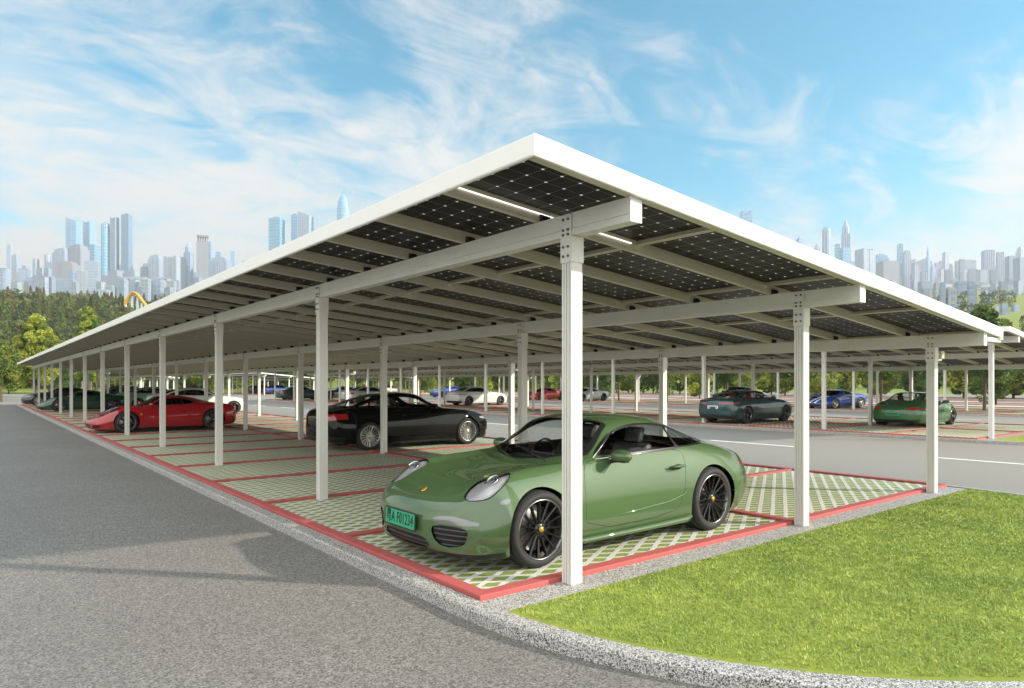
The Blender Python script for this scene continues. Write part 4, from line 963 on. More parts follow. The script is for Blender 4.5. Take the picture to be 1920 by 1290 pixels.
def make_sedan(hk=1.0, tail=0.0, rim=('thin', 18), tl='std', bar=False):
    k = lambda z: .95+(z-.95)*hk if z > .95 else z
    dlo = [(x, k(z)) for x, z in SDLO]; inn = [(x+(.035 if x < 2 else -.05 if x > 3.8 else 0), z+(-.022 if z > k(1.06) else .014)) for x, z in dlo]
    D = dict(rows=sedan_rows(hk, tail), bowf=.30, bowr=.20, xf=.90, xr=3.74, rw=(.345, .345), arch=(.372, .376), ww=(.245, .265), yw=(.77, .77), rimr=(.255, .255), rim=rim, mirror=(1.98, .82, .985), seat=(2.45, .48), dash=(1.62, .955), handle=(2.85, .90, .83),
    lampc=[(.42, .66, .035)],
    cuts=[('windscreen', 'top', [(1.50, -.3), (1.50, 0), (1.57, .40), (1.76, .66), (2.30, .555), (2.24, 0), (2.24, -.3)], lambda c: c[2] > .9, None),
      ('wtrim', 'side', chaikin(dlo, 2), lambda c: c[1] > .35 and c[2] > .95, None),
      ('window', 'side', cut_x(chaikin(inn, 2), 1.8, 2.93), lambda c: c[1] > .35 and c[2] > .95, ('wtrim',)),
      ('window2', 'side', cut_x(chaikin(inn, 2), 2.97, 3.62), lambda c: c[1] > .35 and c[2] > .95, ('wtrim',)),
      ('window3', 'side', cut_x(chaikin(inn, 2), 3.65, 4.1), lambda c: c[1] > .35 and c[2] > .95, ('wtrim',)),
      ('rearwin', 'top', chaikin([(3.42, -.8), (3.42, .38), (3.52, .46), (4.05, .52), (4.24, .50), (4.30, -.8)], 1), lambda c: c[2] > .95, None),
      ('headlight', 'front', chaikin([(.50, .60), (.86, .665), (.84, .74), (.66, .735), (.50, .68)], 2), lambda c: c[0] < .9 and c[1] > .3, None),
      ('grille', 'front', chaikin([(-.6, .32), (.34, .32), (.40, .40), (.36, .58), (-.6, .58)], 1), lambda c: c[0] < .4, None),
      ('intake', 'front', chaikin([(.50, .22), (.78, .24), (.80, .38), (.56, .36)], 1), lambda c: c[0] < .6, None),
      ('tail', 'front', chaikin({'std': [(.54, .715), (.95, .77), (.95, .875), (.75, .90), (.54, .865)], 'slim': [(.20, .80), (.90, .80), (.90, .86), (.20, .845)]}[tl], 2), lambda c: c[0] > (4.28 if tl == 'std' else 4.0), None),
      ('diffuser', 'front', [(-1, .0), (1, .0), (1, .36), (-1, .36)], lambda c: c[0] > 4.35, None),
      ('dark', 'side', [(1.2, 0), (3.4, 0), (3.4, .19), (1.2, .19)], lambda c: c[1] > .6, None),
      ('door', 'side', chaikin([(1.60, .26), (1.56, .60), (1.62, .93), (1.95, .99), (2.4, .995), (2.93, .998), (2.97, .70), (2.92, .26)], 1), lambda c: c[1] > .5, None)],
    seams=[('side', chaikin([(1.60, .26), (1.56, .60), (1.62, .93), (1.95, .99), (2.4, .995), (2.93, .998), (2.97, .70), (2.92, .26)], 1), lambda c: c[1] > .5, True),
      ('side', [(2.97, .26), (3.36, .28), (3.52, .60), (3.74, .80), (3.80, 1.0)], lambda c: c[1] > .5, False),
      ('top', [(.28, -.2), (.28, 0), (.33, .45), (.6, .66), (1.5, .70)], lambda c: c[2] > .5 and c[1] < .75, False),
      ('top', [(4.32, -.2), (4.32, .55), (4.55, .66)], lambda c: c[2] > .8, False)])
    if bar: D['cuts'].insert(0, ('tailbar', 'front', [(-.9, .83), (.9, .83), (.9, .855), (-.9, .855)], lambda c: c[0] > 3.9, None))
    return D
#@@SECTION carplacement
GC = 'cars parked under the solar carports'
def place_hero():
    paint = paint_mat('leaf_green_paint', (0.064, 0.118, 0.044), 0.05, 0.35)
    root, S, V = build_car(D911, 'parked_coupe', 'light green rear-engined coupe with green plate, nearest car, under the corner of the carport', paint, None, True, 'hero', (2.19, 1.245), 0.0,
        plate=(0.092, .41, M['plategreen'], '粤A F01234', 0.05))
    hx = 4.49/2
    # crest on the bonnet
    q = MB(); pts = [(0, .034), (.022, .028), (.026, .005), (.018, -.02), (0, -.036), (-.018, -.02), (-.026, .005), (-.022, .028)]
    q.add([(0, a, b) for a, b in pts]+[(-.006, a*.8, b*.8) for a, b in pts], [tuple(range(7, -1, -1)), tuple(range(8, 16))]+[(i, (i+1) % 8, 8+(i+1) % 8, 8+i) for i in range(8)], 0)
    q.add([(-.0075, .016, .020), (-.0075, .002, .020), (-.0075, .002, .002), (-.0075, .018, .002)], [(0, 1, 2, 3)], 1); q.add([(-.0075, -.002, 0), (-.0075, -.018, 0), (-.0075, -.012, -.016), (-.0075, -.002, -.024)], [(0, 1, 2, 3)], 2)
    b = q.build('badge', [M['gold'], M['tail'], M['trim']], root); b.location = (0.33-hx, 0, 0.644); b.rotation_euler = (0, R(62), 0)
    # front lip, side skirts and intake slats
    for sd in (1, -1):
        q = MB(); q.tube([(1.36-hx, sd*.855, .175), (1.5-hx, sd*.878, .165), (2.4-hx, sd*.882, .17), (2.95-hx, sd*.905, .185), (3.03-hx, sd*.91, .21)], [.015, .026, .026, .030, .02], 8); q.build('side_skirt', paint, root)
        # sculpted crease low in the door
        q = MB(); q.tube([(1.56-hx, sd*.872, .335), (2.2-hx, sd*.876, .36), (2.7-hx, sd*.888, .395), (2.93-hx, sd*.900, .45), (2.96-hx, sd*.904, .50)], [.003, .010, .012, .010, .004], 8); q.build('door_crease', paint, root)
        q = MB(); q.tube([(1.73-hx, sd*.755, .893), (1.90-hx, sd*.712, 1.005), (2.10-hx, sd*.655, 1.128)], .006, 6); q.tube([(1.73-hx, sd*.782, .886), (2.4-hx, sd*.788, .902), (3.0-hx, sd*.797, .922)], .005, 6); q.build('window_moulding', M['chrome'], root)
    for y0, y1 in ((-.45, .10), (.12, .55)):
        q = MB(); q.tube([(1.40-hx, y0, .872), (1.47-hx, (y0+y1)/2, .905), (1.56-hx+abs(y1)*.1, y1, .93)], .008, 6); q.build('wiper', M['trim'], root)
    q = MB(); q.tube([(3.95-hx, -.55, .872), (4.10-hx, -.3, .862), (4.14-hx, 0, .868), (4.10-hx, .3, .862), (3.95-hx, .55, .872)], [.012, .02, .02, .02, .012], 8); q.build('rear_spoiler', paint, root)
    for sd in (1, -1):
        for dy in (0, .11):
            q = MB(); q.lathe([(.038, 0), (.042, .0), (.042, .10), (.036, .10), (.036, .02)], 18, 'x', (4.36-hx, sd*(.42+dy), .27)); q.build('exhaust_pipe', M['chrome'], root)
place_hero()
SEDAN = make_sedan(.96); FAST = make_sedan(.98, .06, ('wide', 5), 'slim', True); GT = make_sedan(.86, .0, ('twin', 7), 'slim')
pm = {}
def pt(n, c, metal=.25, rough=.3):
    if n not in pm: pm[n] = paint_mat(n, c, metal, rough)
    return pm[n]
black = pt('black_paint', (.006, .006, .006), 0.0, .2); black.node_tree.nodes['Principled BSDF'].inputs['Coat IOR'].default_value = 1.36; black.node_tree.nodes['Principled BSDF'].inputs['Specular IOR Level'].default_value = 0.0; redp = pt('red_paint', (.40, .012, .018), .1); whitep = pt('white_paint', (.72, .72, .70), 0, .35); tealp = pt('teal_paint', (.020, .060, .068), .3)
dgreen = pt('dark_green_paint', (.018, .065, .030), .3); mgreen = pt('mid_green_paint', (.045, .145, .050), .2); bluep = pt('blue_paint', (.012, .045, .26), .3); silver = pt('silver_paint', (.48, .49, .50), .6); pale = pt('pale_green_paint', (.20, .33, .25), .2)
grey = pt('dark_grey_paint', (.035, .036, .04), .5)
def exhausts(root, L, z=.27, ys=(.52,), mat=None):
    for sd in (1, -1):
        for y in ys:
            q = MB(); q.lathe([(.040, 0), (.045, .0), (.045, .12), (.037, .12), (.037, .02)], 16, 'x', (L/2-.32, sd*y, z)); q.build('exhaust_pipe', M['chrome'], root)
r, _, _ = build_car(SEDAN, 'parked_sedan', 'glossy black four-door car seen from behind with silver many-spoke wheels', black, GC, True, 'sed', (5.83, 11.55), math.pi, M['rimsilver'], M['glass'], rearplate=(4.80, .66, M['trim'], False)); exhausts(r, 4.78, .25, (.50, .60))
r, _, _ = build_car(DMID, 'parked_supercar', 'bright red low mid-engined supercar with its front to the access road', redp, GC, True, 'mid', (2.26, 21.75), 0, M['rimblack'], M['glassdark'])
for sd in (1, -1):
    q = MB(); q.ell((1.42-2.265, sd*.930, .60), (.03, .004, .04), 12, 6); q.build('badge', M['gold'], r)
def car(D, name, label, p, x, y, rz, key, rim=None, glass=None, L=None, **k):
    return build_car(D, name, label, p, GC, False, key, (x, y), rz, rim or M['rimblack'], glass or M['glassdark'], **k)[0]
car(FAST, 'parked_hatchback', 'white fastback facing the dashed road, in the row behind the red supercar', whitep, 6.3, 33.6, math.pi, 'fst', M['rimblack'])
car(DMID, 'parked_supercar', 'dark green wedge-shaped supercar beyond the red supercar', dgreen, 2.26, 43.0, 0, 'mid')
car(FAST, 'parked_hatchback', 'pale green car behind the dark green supercar, half hidden by posts', pale, 6.5, 44.0, math.pi, 'fst')
car(GT, 'parked_coupe', 'black coupe with silver wheels, farthest car in the front row of the nearest carport', grey, 2.3, 55.8, 0, 'gt', M['rimsilver'])
car(SEDAN, 'parked_sedan', 'dark green car just above the white fastback, near the road', dgreen, 6.5, 53.0, math.pi, 'sed')
# second carport
r = car(GT, 'parked_coupe', 'dark teal coupe with red seats seen from behind with white plate', tealp, 22.55, 12.1, math.pi, 'gt', seats=M['redleather'], glass=M['glass'], rearplate=(4.80, .66, M['platewhite'], True)); exhausts(r, 4.78, .24, (.08,))
r = car(D911, 'parked_coupe', 'green coupe with green rear plate, right of the teal coupe', mgreen, 25.6, 6.75, math.pi+R(2), 'c911', M['rimblack'], M['glass'], rearplate=(4.52, .50, M['plategreen'], True)); exhausts(r, 4.49, .27, (.42,))
car(FAST, 'parked_hatchback', 'white hatchback with full-width red tail lamp, between the black car and the nearest post', whitep, 26.4, 36.9, math.pi, 'fst')
car(DMID, 'parked_supercar', 'red sports car on the far side, just left of the nearest post', redp, 41.0, 46.0, 0, 'mid')
car(DMID, 'parked_supercar', 'silver supercar on the far side, just right of the nearest post', silver, 40.9, 40.2, 0.0, 'mid')
car(SEDAN, 'parked_sedan', 'dark teal saloon across the road, between posts left of the black car', tealp, 22.6, 61.4, math.pi, 'sed')
car(GT, 'parked_coupe', 'black coupe right behind the dark teal saloon across the road', grey, 26.9, 61.6, 0, 'gt')
car(SEDAN, 'parked_sedan', 'silver saloon seen just above the roof of the black car', silver, 22.6, 46.5, math.pi, 'sed')
car(GT, 'parked_coupe', 'blue coupe peeking out left of the white hatchback', bluep, 41.0, 63.0, 0, 'gt')
# third carport
DSTR = dict(DMID); DSTR['_wm'] = {}; DSTR['cuts'] = [('stripe', 'front', [(.10, .2), (.26, .2), (.26, 1.3), (.10, 1.3)], lambda c: c[0] < 1.4 and c[2] > .36, None)]+[c for c in DMID['cuts']]; DSTR['stripemat'] = whitep
car(DSTR, 'parked_supercar', 'blue sports car with white bonnet stripes under the narrow carport', bluep, 41.3, 17.6, R(-8), 'mid', M['rimsilver'], seats=M['redleather'])
car(SEDAN, 'parked_sedan', 'black car directly beyond the teal coupe, by the grass strip', black, 41.0, 24.6, 0, 'sed')
# beyond the cross road
car(GT, 'parked_coupe', 'bright blue coupe with white wheels at the left edge of the photo', bluep, -4.2, 91.2, math.pi, 'gt', M['rimsilver'])
car(FAST, 'parked_hatchback', 'white hatchback behind the bright blue coupe at the left edge', whitep, -4.0, 96.5, math.pi, 'fst')
for i, (x, y, p, lab) in enumerate(((13.5, 94.2, whitep, 'white car under the distant carport seen past the far posts'), (13.6, 101.5, black, 'black car under the distant carport, behind the distant white car'),
        (33.0, 96.5, bluep, 'small blue car under the distant carport in the middle of the far row'), (33.2, 104, grey, 'dark grey car under the distant carport in the middle of the far row'), (52.5, 99, silver, 'silver car under the rightmost distant carport'))):
    car(SEDAN, 'parked_sedan', lab, p, x, y, math.pi, 'sed')
#@@SECTION nature
def at(px, D): r = (px-960)/1275*D; p = CAM+DIR*D+RGT*r; return p.x, p.y
def zpx(py, D): return 1.6+(719-py)/1275*D
def leaf_cloud(m, c, r, n, size, g, mi=0, shell=0.5, flat=1.0):
    """n small leaf faces spread through an uneven ellipsoid"""
    for _ in range(n):
        while True:
            v = Vector((g.uniform(-1, 1), g.uniform(-1, 1), g.uniform(-1, 1)))
            if v.length < 1: break
        if v.length > 1e-3: v = v.normalized()*(v.length**shell)
        p = Vector((c[0]+v.x*r[0], c[1]+v.y*r[1], c[2]+v.z*r[2])); s = size*g.uniform(0.6, 1.3)
        a = Vector((g.uniform(-1, 1), g.uniform(-1, 1), g.uniform(-1, 1))).normalized(); b = a.orthogonal().normalized(); q = g.uniform(0, 6.28); b2 = a.cross(b); b, b2 = b*math.cos(q)+b2*math.sin(q), b2*math.cos(q)-b*math.sin(q)
        m.add([p-b*s, p+b2*s*0.55, p+b*s, p-b2*s*0.55], [(0, 1, 2, 3)], mi, False)
def tree_meshes(seed, h, cr, trunk_h, tr, nclump, nleaf, leafsize, cone=0.0, up=False):
    g = random.Random(seed); t = MB(); lean = (g.uniform(-.15, .15), g.uniform(-.15, .15))
    t.tube([(0, 0, -.15), (0, 0, .1), (lean[0]*.3, lean[1]*.3, trunk_h*.6), (lean[0]*.7, lean[1]*.7, trunk_h*1.2), (lean[0], lean[1], h*.8)], [tr*1.5, tr*1.1, tr, tr*.75, tr*.15], 9)
    c = MB()
    for k in range(nclump):
        f = (k+0.5)/nclump; z = trunk_h*0.95+(h-trunk_h)*f**0.9; prof = math.sin(math.pi*min(1, (f*0.86+0.16)))**0.7*(1-cone*f); a = k*2.399+g.uniform(-.5, .5); rr = cr*prof*g.uniform(.35, .82)
        x, y = rr*math.cos(a), rr*math.sin(a); s = cr*(g.uniform(.26, .46) if nclump < 40 else g.uniform(.15, .30))*(1-.3*f); zc = min(z, h-s*.7)
        if k % 2 == 0: t.tube([(lean[0]*.7, lean[1]*.7, max(trunk_h*.8, zc-rr*.9)), (x*.5, y*.5, zc-rr*.35), (x, y, zc)], [tr*.38, tr*.25, tr*.08], 5, caps=False)
        leaf_cloud(c, (x, y, zc), (s, s, s*(1.5 if up else .85)), int(nleaf*g.uniform(.6, 1.3)), leafsize, g, 0 if g.random() < .7 else 1)
    return t, c
def make_tree(name, label, group, seed, h, cr, trunk_h, tr, nclump, nleaf, ls, mats, x, y, z=-0.1, cone=0.0, up=False):
    t, c = tree_meshes(seed, h, cr, trunk_h, tr, nclump, nleaf, ls, cone, up); r = empty(name, (x, y, z)); tag(r, label, 'tree', group)
    t.build('trunk', M['bark'], r); c.build('crown', mats, r, False); return r
# big trees beyond the far end of the nearest carport
LM = [M['leaf'], M['leafy']]; LD = [M['leaf2'], M['leaf']]
x, y = at(68, 66); make_tree('broadleaf_tree', 'tall yellow-green tree behind the far end of the nearest carport roof', None, 11, 8.4, 2.4, 2.0, .16, 130, 230, .11, [M['leafb'], M['leaf']], x, y)
x, y = at(166, 72); make_tree('broadleaf_tree', 'narrow tall tree above the carport roof, right of the yellow-green tree', None, 12, 9.8, 1.8, 2.2, .16, 110, 220, .11, [M['leafb'], M['leaf']], x, y, cone=.3)
x, y = at(2, 62); make_tree('broadleaf_tree', 'tree cut by the left edge of the photo', None, 13, 5.6, 1.5, 1.6, .12, 28, 260, .13, LM, x, y)
x, y = at(104, 84); make_tree('broadleaf_tree', 'lower leafy tree seen between the far posts under the roof end', None, 14, 5.4, 2.0, 1.6, .12, 26, 240, .14, LD, x, y)
# young trees on the grass strip past the narrow carport
ORD = 'second third fourth fifth sixth seventh eighth ninth tenth eleventh twelfth thirteenth fourteenth fifteenth sixteenth'.split()
protos = [make_tree('young_tree', ORD[i]+' young tree of the grass strip row, counted from the right edge inwards', 'young trees on the grass strip', 30+i, 6.4+.4*i, 1.7, 2.3, .085, 26, 260, .12, LD, 46.0, 10.6+6.1*i, -0.07) for i in range(3)]
for i in range(3, 15):
    o = copy_tree(protos[i % 3]); o['label'] = ORD[i]+' young tree of the grass strip row, counted from the right edge inwards'; o.location = (46.0+rnd.uniform(-.3, .3), 10.6+6.1*i, -0.07); o.rotation_euler = (0, 0, rnd.uniform(0, 6)); q = rnd.uniform(.85, 1.1); o.scale = (q, q, q)
o = copy_tree(protos[1]); o.location = (46.1, 4.6, -0.07); o['label'] = 'young tree at the right edge of the photo, nearest of the grass strip row'; del o['group']; o.rotation_euler = (0, 0, 2)
# rows of trees beyond the open lots
fp = [make_tree('lot_tree', 'tree in the long row behind the open parking lots', 'trees behind the open lots', 50+i, 5.6+.5*i, 2.4, 0.9, .11, 26, 170, .19, ([M['leafy'], M['leaf']], [M['leafb'], M['leaf']], LD)[i], 85.5, -20+i*4.4, -0.1) for i in range(3)]
k = 3
for (xx, y0, y1, st) in ((85.5, -6, 140, 4.4), (91, -18, 150, 4.9), (60.0, -14, 128, 14.0), (72.3, -10, 128, 11.0)):
    y = y0
    while y < y1:
        o = copy_tree(fp[k % 3]); k += 1; o.location = (xx+rnd.uniform(-.8, .8), y+rnd.uniform(-.8, .8), -0.1); o.rotation_euler = (0, 0, rnd.uniform(0, 6)); q = rnd.uniform(.8, 1.15)*(0.72 if xx < 80 else 1); o.scale = (q, q, q); y += st
        if xx < 80: o['group'] = 'small trees between the open lots'; o['label'] = 'small tree standing between the bands of the open lots'
for i in range(24):
    o = copy_tree(fp[k % 3]); k += 1; o.location = (-62+i*6.3+rnd.uniform(-1, 1), 132+rnd.uniform(-3, 3)-abs(i-8)*.4, -0.1); o.rotation_euler = (0, 0, rnd.uniform(0, 6)); q = rnd.uniform(.9, 1.3); o.scale = (q, q, q)
    o['group'] = 'trees beyond the distant carports'; o['label'] = 'tree in the belt beyond the distant carports'
# the wooded slope: crowns one cannot count
M['wleaf'] = mat_leaf('wood_leaf', (0.035, 0.065, 0.025), (0.13, 0.165, 0.06)); M['wleaf2'] = mat_leaf('wood_leaf_deep', (0.02, 0.042, 0.022), (0.075, 0.11, 0.05)); M['wleafy'] = mat_leaf('wood_leaf_light', (0.06, 0.08, 0.03), (0.19, 0.21, 0.075))
def woods():
    g = random.Random(77); rg = np.random.default_rng(3); protos = []
    for kk in range(14):
        k = kk % 7
        n = 230 if kk < 7 else 850; v = rg.normal(size=(n, 3)); v /= np.linalg.norm(v, axis=1)[:, None]; v *= rg.uniform(.55, 1.0, (n, 1))**.6
        if k >= 5: f = (v[:, 2]+1)/2; v[:, 0] *= (1.05-f)*.62; v[:, 1] *= (1.05-f)*.62; v[:, 2] *= 1.5
        else: v[:, 2] *= .9; v += .16*np.sin(v*4+k)
        a = rg.normal(size=(n, 3)); a /= np.linalg.norm(a, axis=1)[:, None]; b = np.cross(a, rg.normal(size=(n, 3))); b /= np.linalg.norm(b, axis=1)[:, None]; s = rg.uniform(.13, .24, (n, 1))*(.75 if kk < 7 else .38)
        Q = np.stack([v-a*s, v+b*s*.7, v+a*s, v-b*s*.7], 1); protos.append(Q.reshape(-1, 3))
    Vs, mi = [], []
    def put(x, y, z, s, sz, k, m): Vs.append(protos[k]*[s, s, sz]+[x, y, z]); mi.append(np.full(len(protos[k])//4, m))
    for side, (a0, a1) in enumerate(((-41, -15), (15, 42))):
        for (d0, d1, n, s0, s1) in (((150, 240, 200, 3.2, 5.2), (240, 400, 330, 3.8, 6.2), (400, 590, 260, 4.0, 6.2)) if side == 0 else ((150, 240, 60, 3.0, 4.4), (240, 420, 34, 3.0, 4.6), (420, 900, 80, 3.2, 5))):
            for _ in range(n):
                d = g.uniform(d0, d1); a = R(g.uniform(a0, a1)); v = DIR*math.cos(a)+RGT*math.sin(a); x, y = CAM.x+v.x*d, CAM.y+v.y*d; s = g.uniform(s0, s1); h = hill(x, y)
                con = d > 260 and side == 0 and g.random() < (.35 if d < 400 else .65); k = g.choice((5, 6)) if con else g.randrange(5); m = g.choice((0, 0, 1, 2, 3)) if con else g.choice((0, 0, 0, 1, 1, 2))
                if con: s *= .72
                put(x, y, h+s*(1.3 if con else .8), s, s*(1.15 if not con else 1.2), k+(7 if d < 330 else 0), m)
    V = np.concatenate(Vs).astype('f'); n = len(V); me = bpy.data.meshes.new('woods'); me.vertices.add(n); me.vertices.foreach_set('co', V.reshape(-1)); me.loops.add(n); me.loops.foreach_set('vertex_index', np.arange(n))
    me.polygons.add(n//4); me.polygons.foreach_set('loop_start', np.arange(0, n, 4)); me.update(calc_edges=True)
    for q in ('wleaf', 'wleaf2', 'wleafy', 'leafo'): me.materials.append(M[q])
    me.polygons.foreach_set('material_index', np.concatenate(mi)); o = link('woods', me); tag(o, 'dense green and rust coloured woods covering the slope below the city', 'woods', None, 'stuff')
woods()
# yellow roller coaster in the woods
def coaster(label, D, pts, posts, w=1.0):
    P3 = []
    for px, py in pts: x, y = at(px, D); P3.append(Vector((x, y, zpx(py, D))))
    # smooth
    Q = []
    for i in range(len(P3)-1):
        p0, p1, p2, p3 = P3[max(i-1, 0)], P3[i], P3[i+1], P3[min(i+2, len(P3)-1)]
        for k in range(6): t = k/6; Q.append(0.5*((2*p1)+(p2-p0)*t+(2*p0-5*p1+4*p2-p3)*t*t+(3*p1-p0-3*p2+p3)*t**3))
    Q.append(P3[-1]); root = empty('roller_coaster', Q[0]); tag(root, label, 'roller coaster', 'yellow roller coaster loops in the woods'); o0 = Q[0]
    for s in (-.7, .7): m = MB(); m.tube([q-o0+RGT*0+DIR*s*w for q in Q], .30*w, 6); m.build('rail', M['coaster'], root)
    m = MB(); m.tube([q-o0-Vector((0, 0, .7*w)) for q in Q], .5*w, 6)
    for q in Q[::2]:
        b = q-o0; m.tube([b+DIR*.7*w, b-Vector((0, 0, .7*w)), b-DIR*.7*w], .16*w, 5)
    m.build('spine', M['coaster'], root)
    for px, py in posts:
        x, y = at(px, D); z = zpx(py, D); m = MB()
        for s in (-1, 1): m.tube([(x-o0.x+RGT.x*s*w*.9, y-o0.y+RGT.y*s*w*.9, hill(x, y)-o0.z-2), (x-o0.x, y-o0.y, z-o0.z-.6)], .28*w, 6)
        m.build('support', M['cpost'], root)
M['coaster'] = P('coaster_yellow', (0.62, 0.36, 0.06), 0.5); M['cpost'] = P('coaster_support', (0.62, 0.68, 0.72), 0.5)
coaster('high yellow roller coaster hill rising above the carport roof edge', 300, [(205, 605), (222, 592), (236, 565), (247, 550), (256, 550), (266, 562), (280, 580)], [(236, 567), (248, 552), (258, 553), (266, 562)], 1.1)
coaster('low orange roller coaster arch between the two tall trees', 220, [(74, 612), (80, 602), (90, 598), (100, 604), (108, 622), (115, 640)], [(90, 600), (99, 604), (108, 622)], .8)
coaster('small roller coaster track section right of the narrow tall tree', 250, [(148, 588), (154, 580), (161, 592), (168, 612), (172, 625)], [(161, 592)], .7)
#@@SECTION city
FAC = [mat_facade('facade_flats', 3.3, 3.6), mat_facade('facade_curtain', 7.0, 5.0, (0.13, 0.24, 0.36), (0.12, 0.95), (0.06, 0.94), 0.3), mat_facade('facade_bands', 4.0, 60.0, (0.13, 0.19, 0.28), (0.35, 0.85), (0.0, 1.0)),
    mat_facade('facade_fins', 400.0, 4.2, (0.20, 0.26, 0.36), (0.0, 1.0), (0.25, 0.75), 0.4)]
def tower(px0, px1, ytop, ybase, D, colr, fac, label, crown='flat', name='tower', group=None, rot=None, cat='tower'):
    x, y = at((px0+px1)/2, D); w = (px1-px0)/1275*D; z0 = hill(x, y)-3; h = zpx(ytop, D)-z0
    rot = -math.asin(.6228)+(rnd.uniform(-.35, .35) if rot is None else rot); k = abs(math.cos(rot+math.asin(.6228)))+abs(math.sin(rot+math.asin(.6228)))*.8; w = w/k
    m = MB(); a, b = w/2, w*.4
    def blk(sx, sy, z_0, z_1): m.box(-sx, sx, -sy, sy, z_0, z_1)
    if crown == 'flat':
        blk(a, b, 0, h*.985); blk(a*.55, b*.55, h*.985, h*1.0); blk(a*1.01, b*.3, 0, h*.93)
    elif crown == 'step':
        blk(a, b, 0, h*.90); blk(a*.8, b*.8, h*.90, h*.96); blk(a*.5, b*.5, h*.96, h*.985); m.tube([(0, 0, h*.985), (0, 0, h*1.03)], w*.015, 5)
        blk(a*.35, b*1.06, 0, h*.92)
    elif crown == 'round':
        n = 20; pf = [(1.0, 0), (1.0, .955), (.95, .972), (.8, .985), (.55, .994), (.2, .999), (.001, 1.0)]
        m.lathe([(r_*a, z_*h) for r_, z_ in pf], n, 'z', smooth=False)
    elif crown == 'slant':
        m.add([(-a, -b, 0), (a, -b, 0), (a, b, 0), (-a, b, 0), (-a, -b, h), (a, -b, h*.955), (a, b, h*.955), (-a, b, h)], [(0, 3, 2, 1), (4, 5, 6, 7), (0, 1, 5, 4), (1, 2, 6, 5), (2, 3, 7, 6), (3, 0, 4, 7)]); blk(a*.2, b*1.08, 0, h*.95)
    elif crown == 'spire':
        pf = [(1.0, 0), (1.0, .80), (.96, .86), (.82, .91), (.58, .955), (.28, .985), (.05, 1.0), (.03, 1.03)]
        m.lathe([(r_*a, z_*h) for r_, z_ in pf], 16, 'z', smooth=False)
    elif crown == 'cone':
        blk(a, b, 0, h*.82); m.lathe([(a*.9, h*.82), (a*.9, h*.9), (a*.6, h*.93), (a*.4, h*.955), (.1, h*1.0)], 12, 'z', smooth=False); blk(a*.5, b*1.1, 0, h*.80)
    elif crown == 'frame':                      # unfinished top with columns
        blk(a, b, 0, h*.90)
        for i in range(5): q = -a+(i+.5)*w/5; blk2 = m.box(q-w*.03, q+w*.03, -b, b, h*.90, h*.985)
        blk(a, b, h*.975, h*1.0)
    elif crown == 'bi':
        blk(a, b, 0, h*.97); m.box(-a*.95, -a*.55, -b*1.02, b*1.02, h*.97, h*1.0); m.box(a*.55, a*.95, -b*1.02, b*1.02, h*.97, h*1.0); m.box(-a*.08, a*.08, -b*1.05, b*1.05, 0, h*.99)
    o = m.build(name, FAC[fac], None); o.location = (x, y, z0); o.rotation_euler = (0, 0, rot); o.color = (*colr, 1); tag(o, label, cat, group); return o
B1, B2, B3, TEAL, LIL, W1, W2, TAN = (.30, .42, .62), (.34, .46, .60), (.24, .38, .52), (.08, .42, .52), (.45, .44, .52), (.68, .68, .70), (.55, .56, .60), (.52, .47, .43)
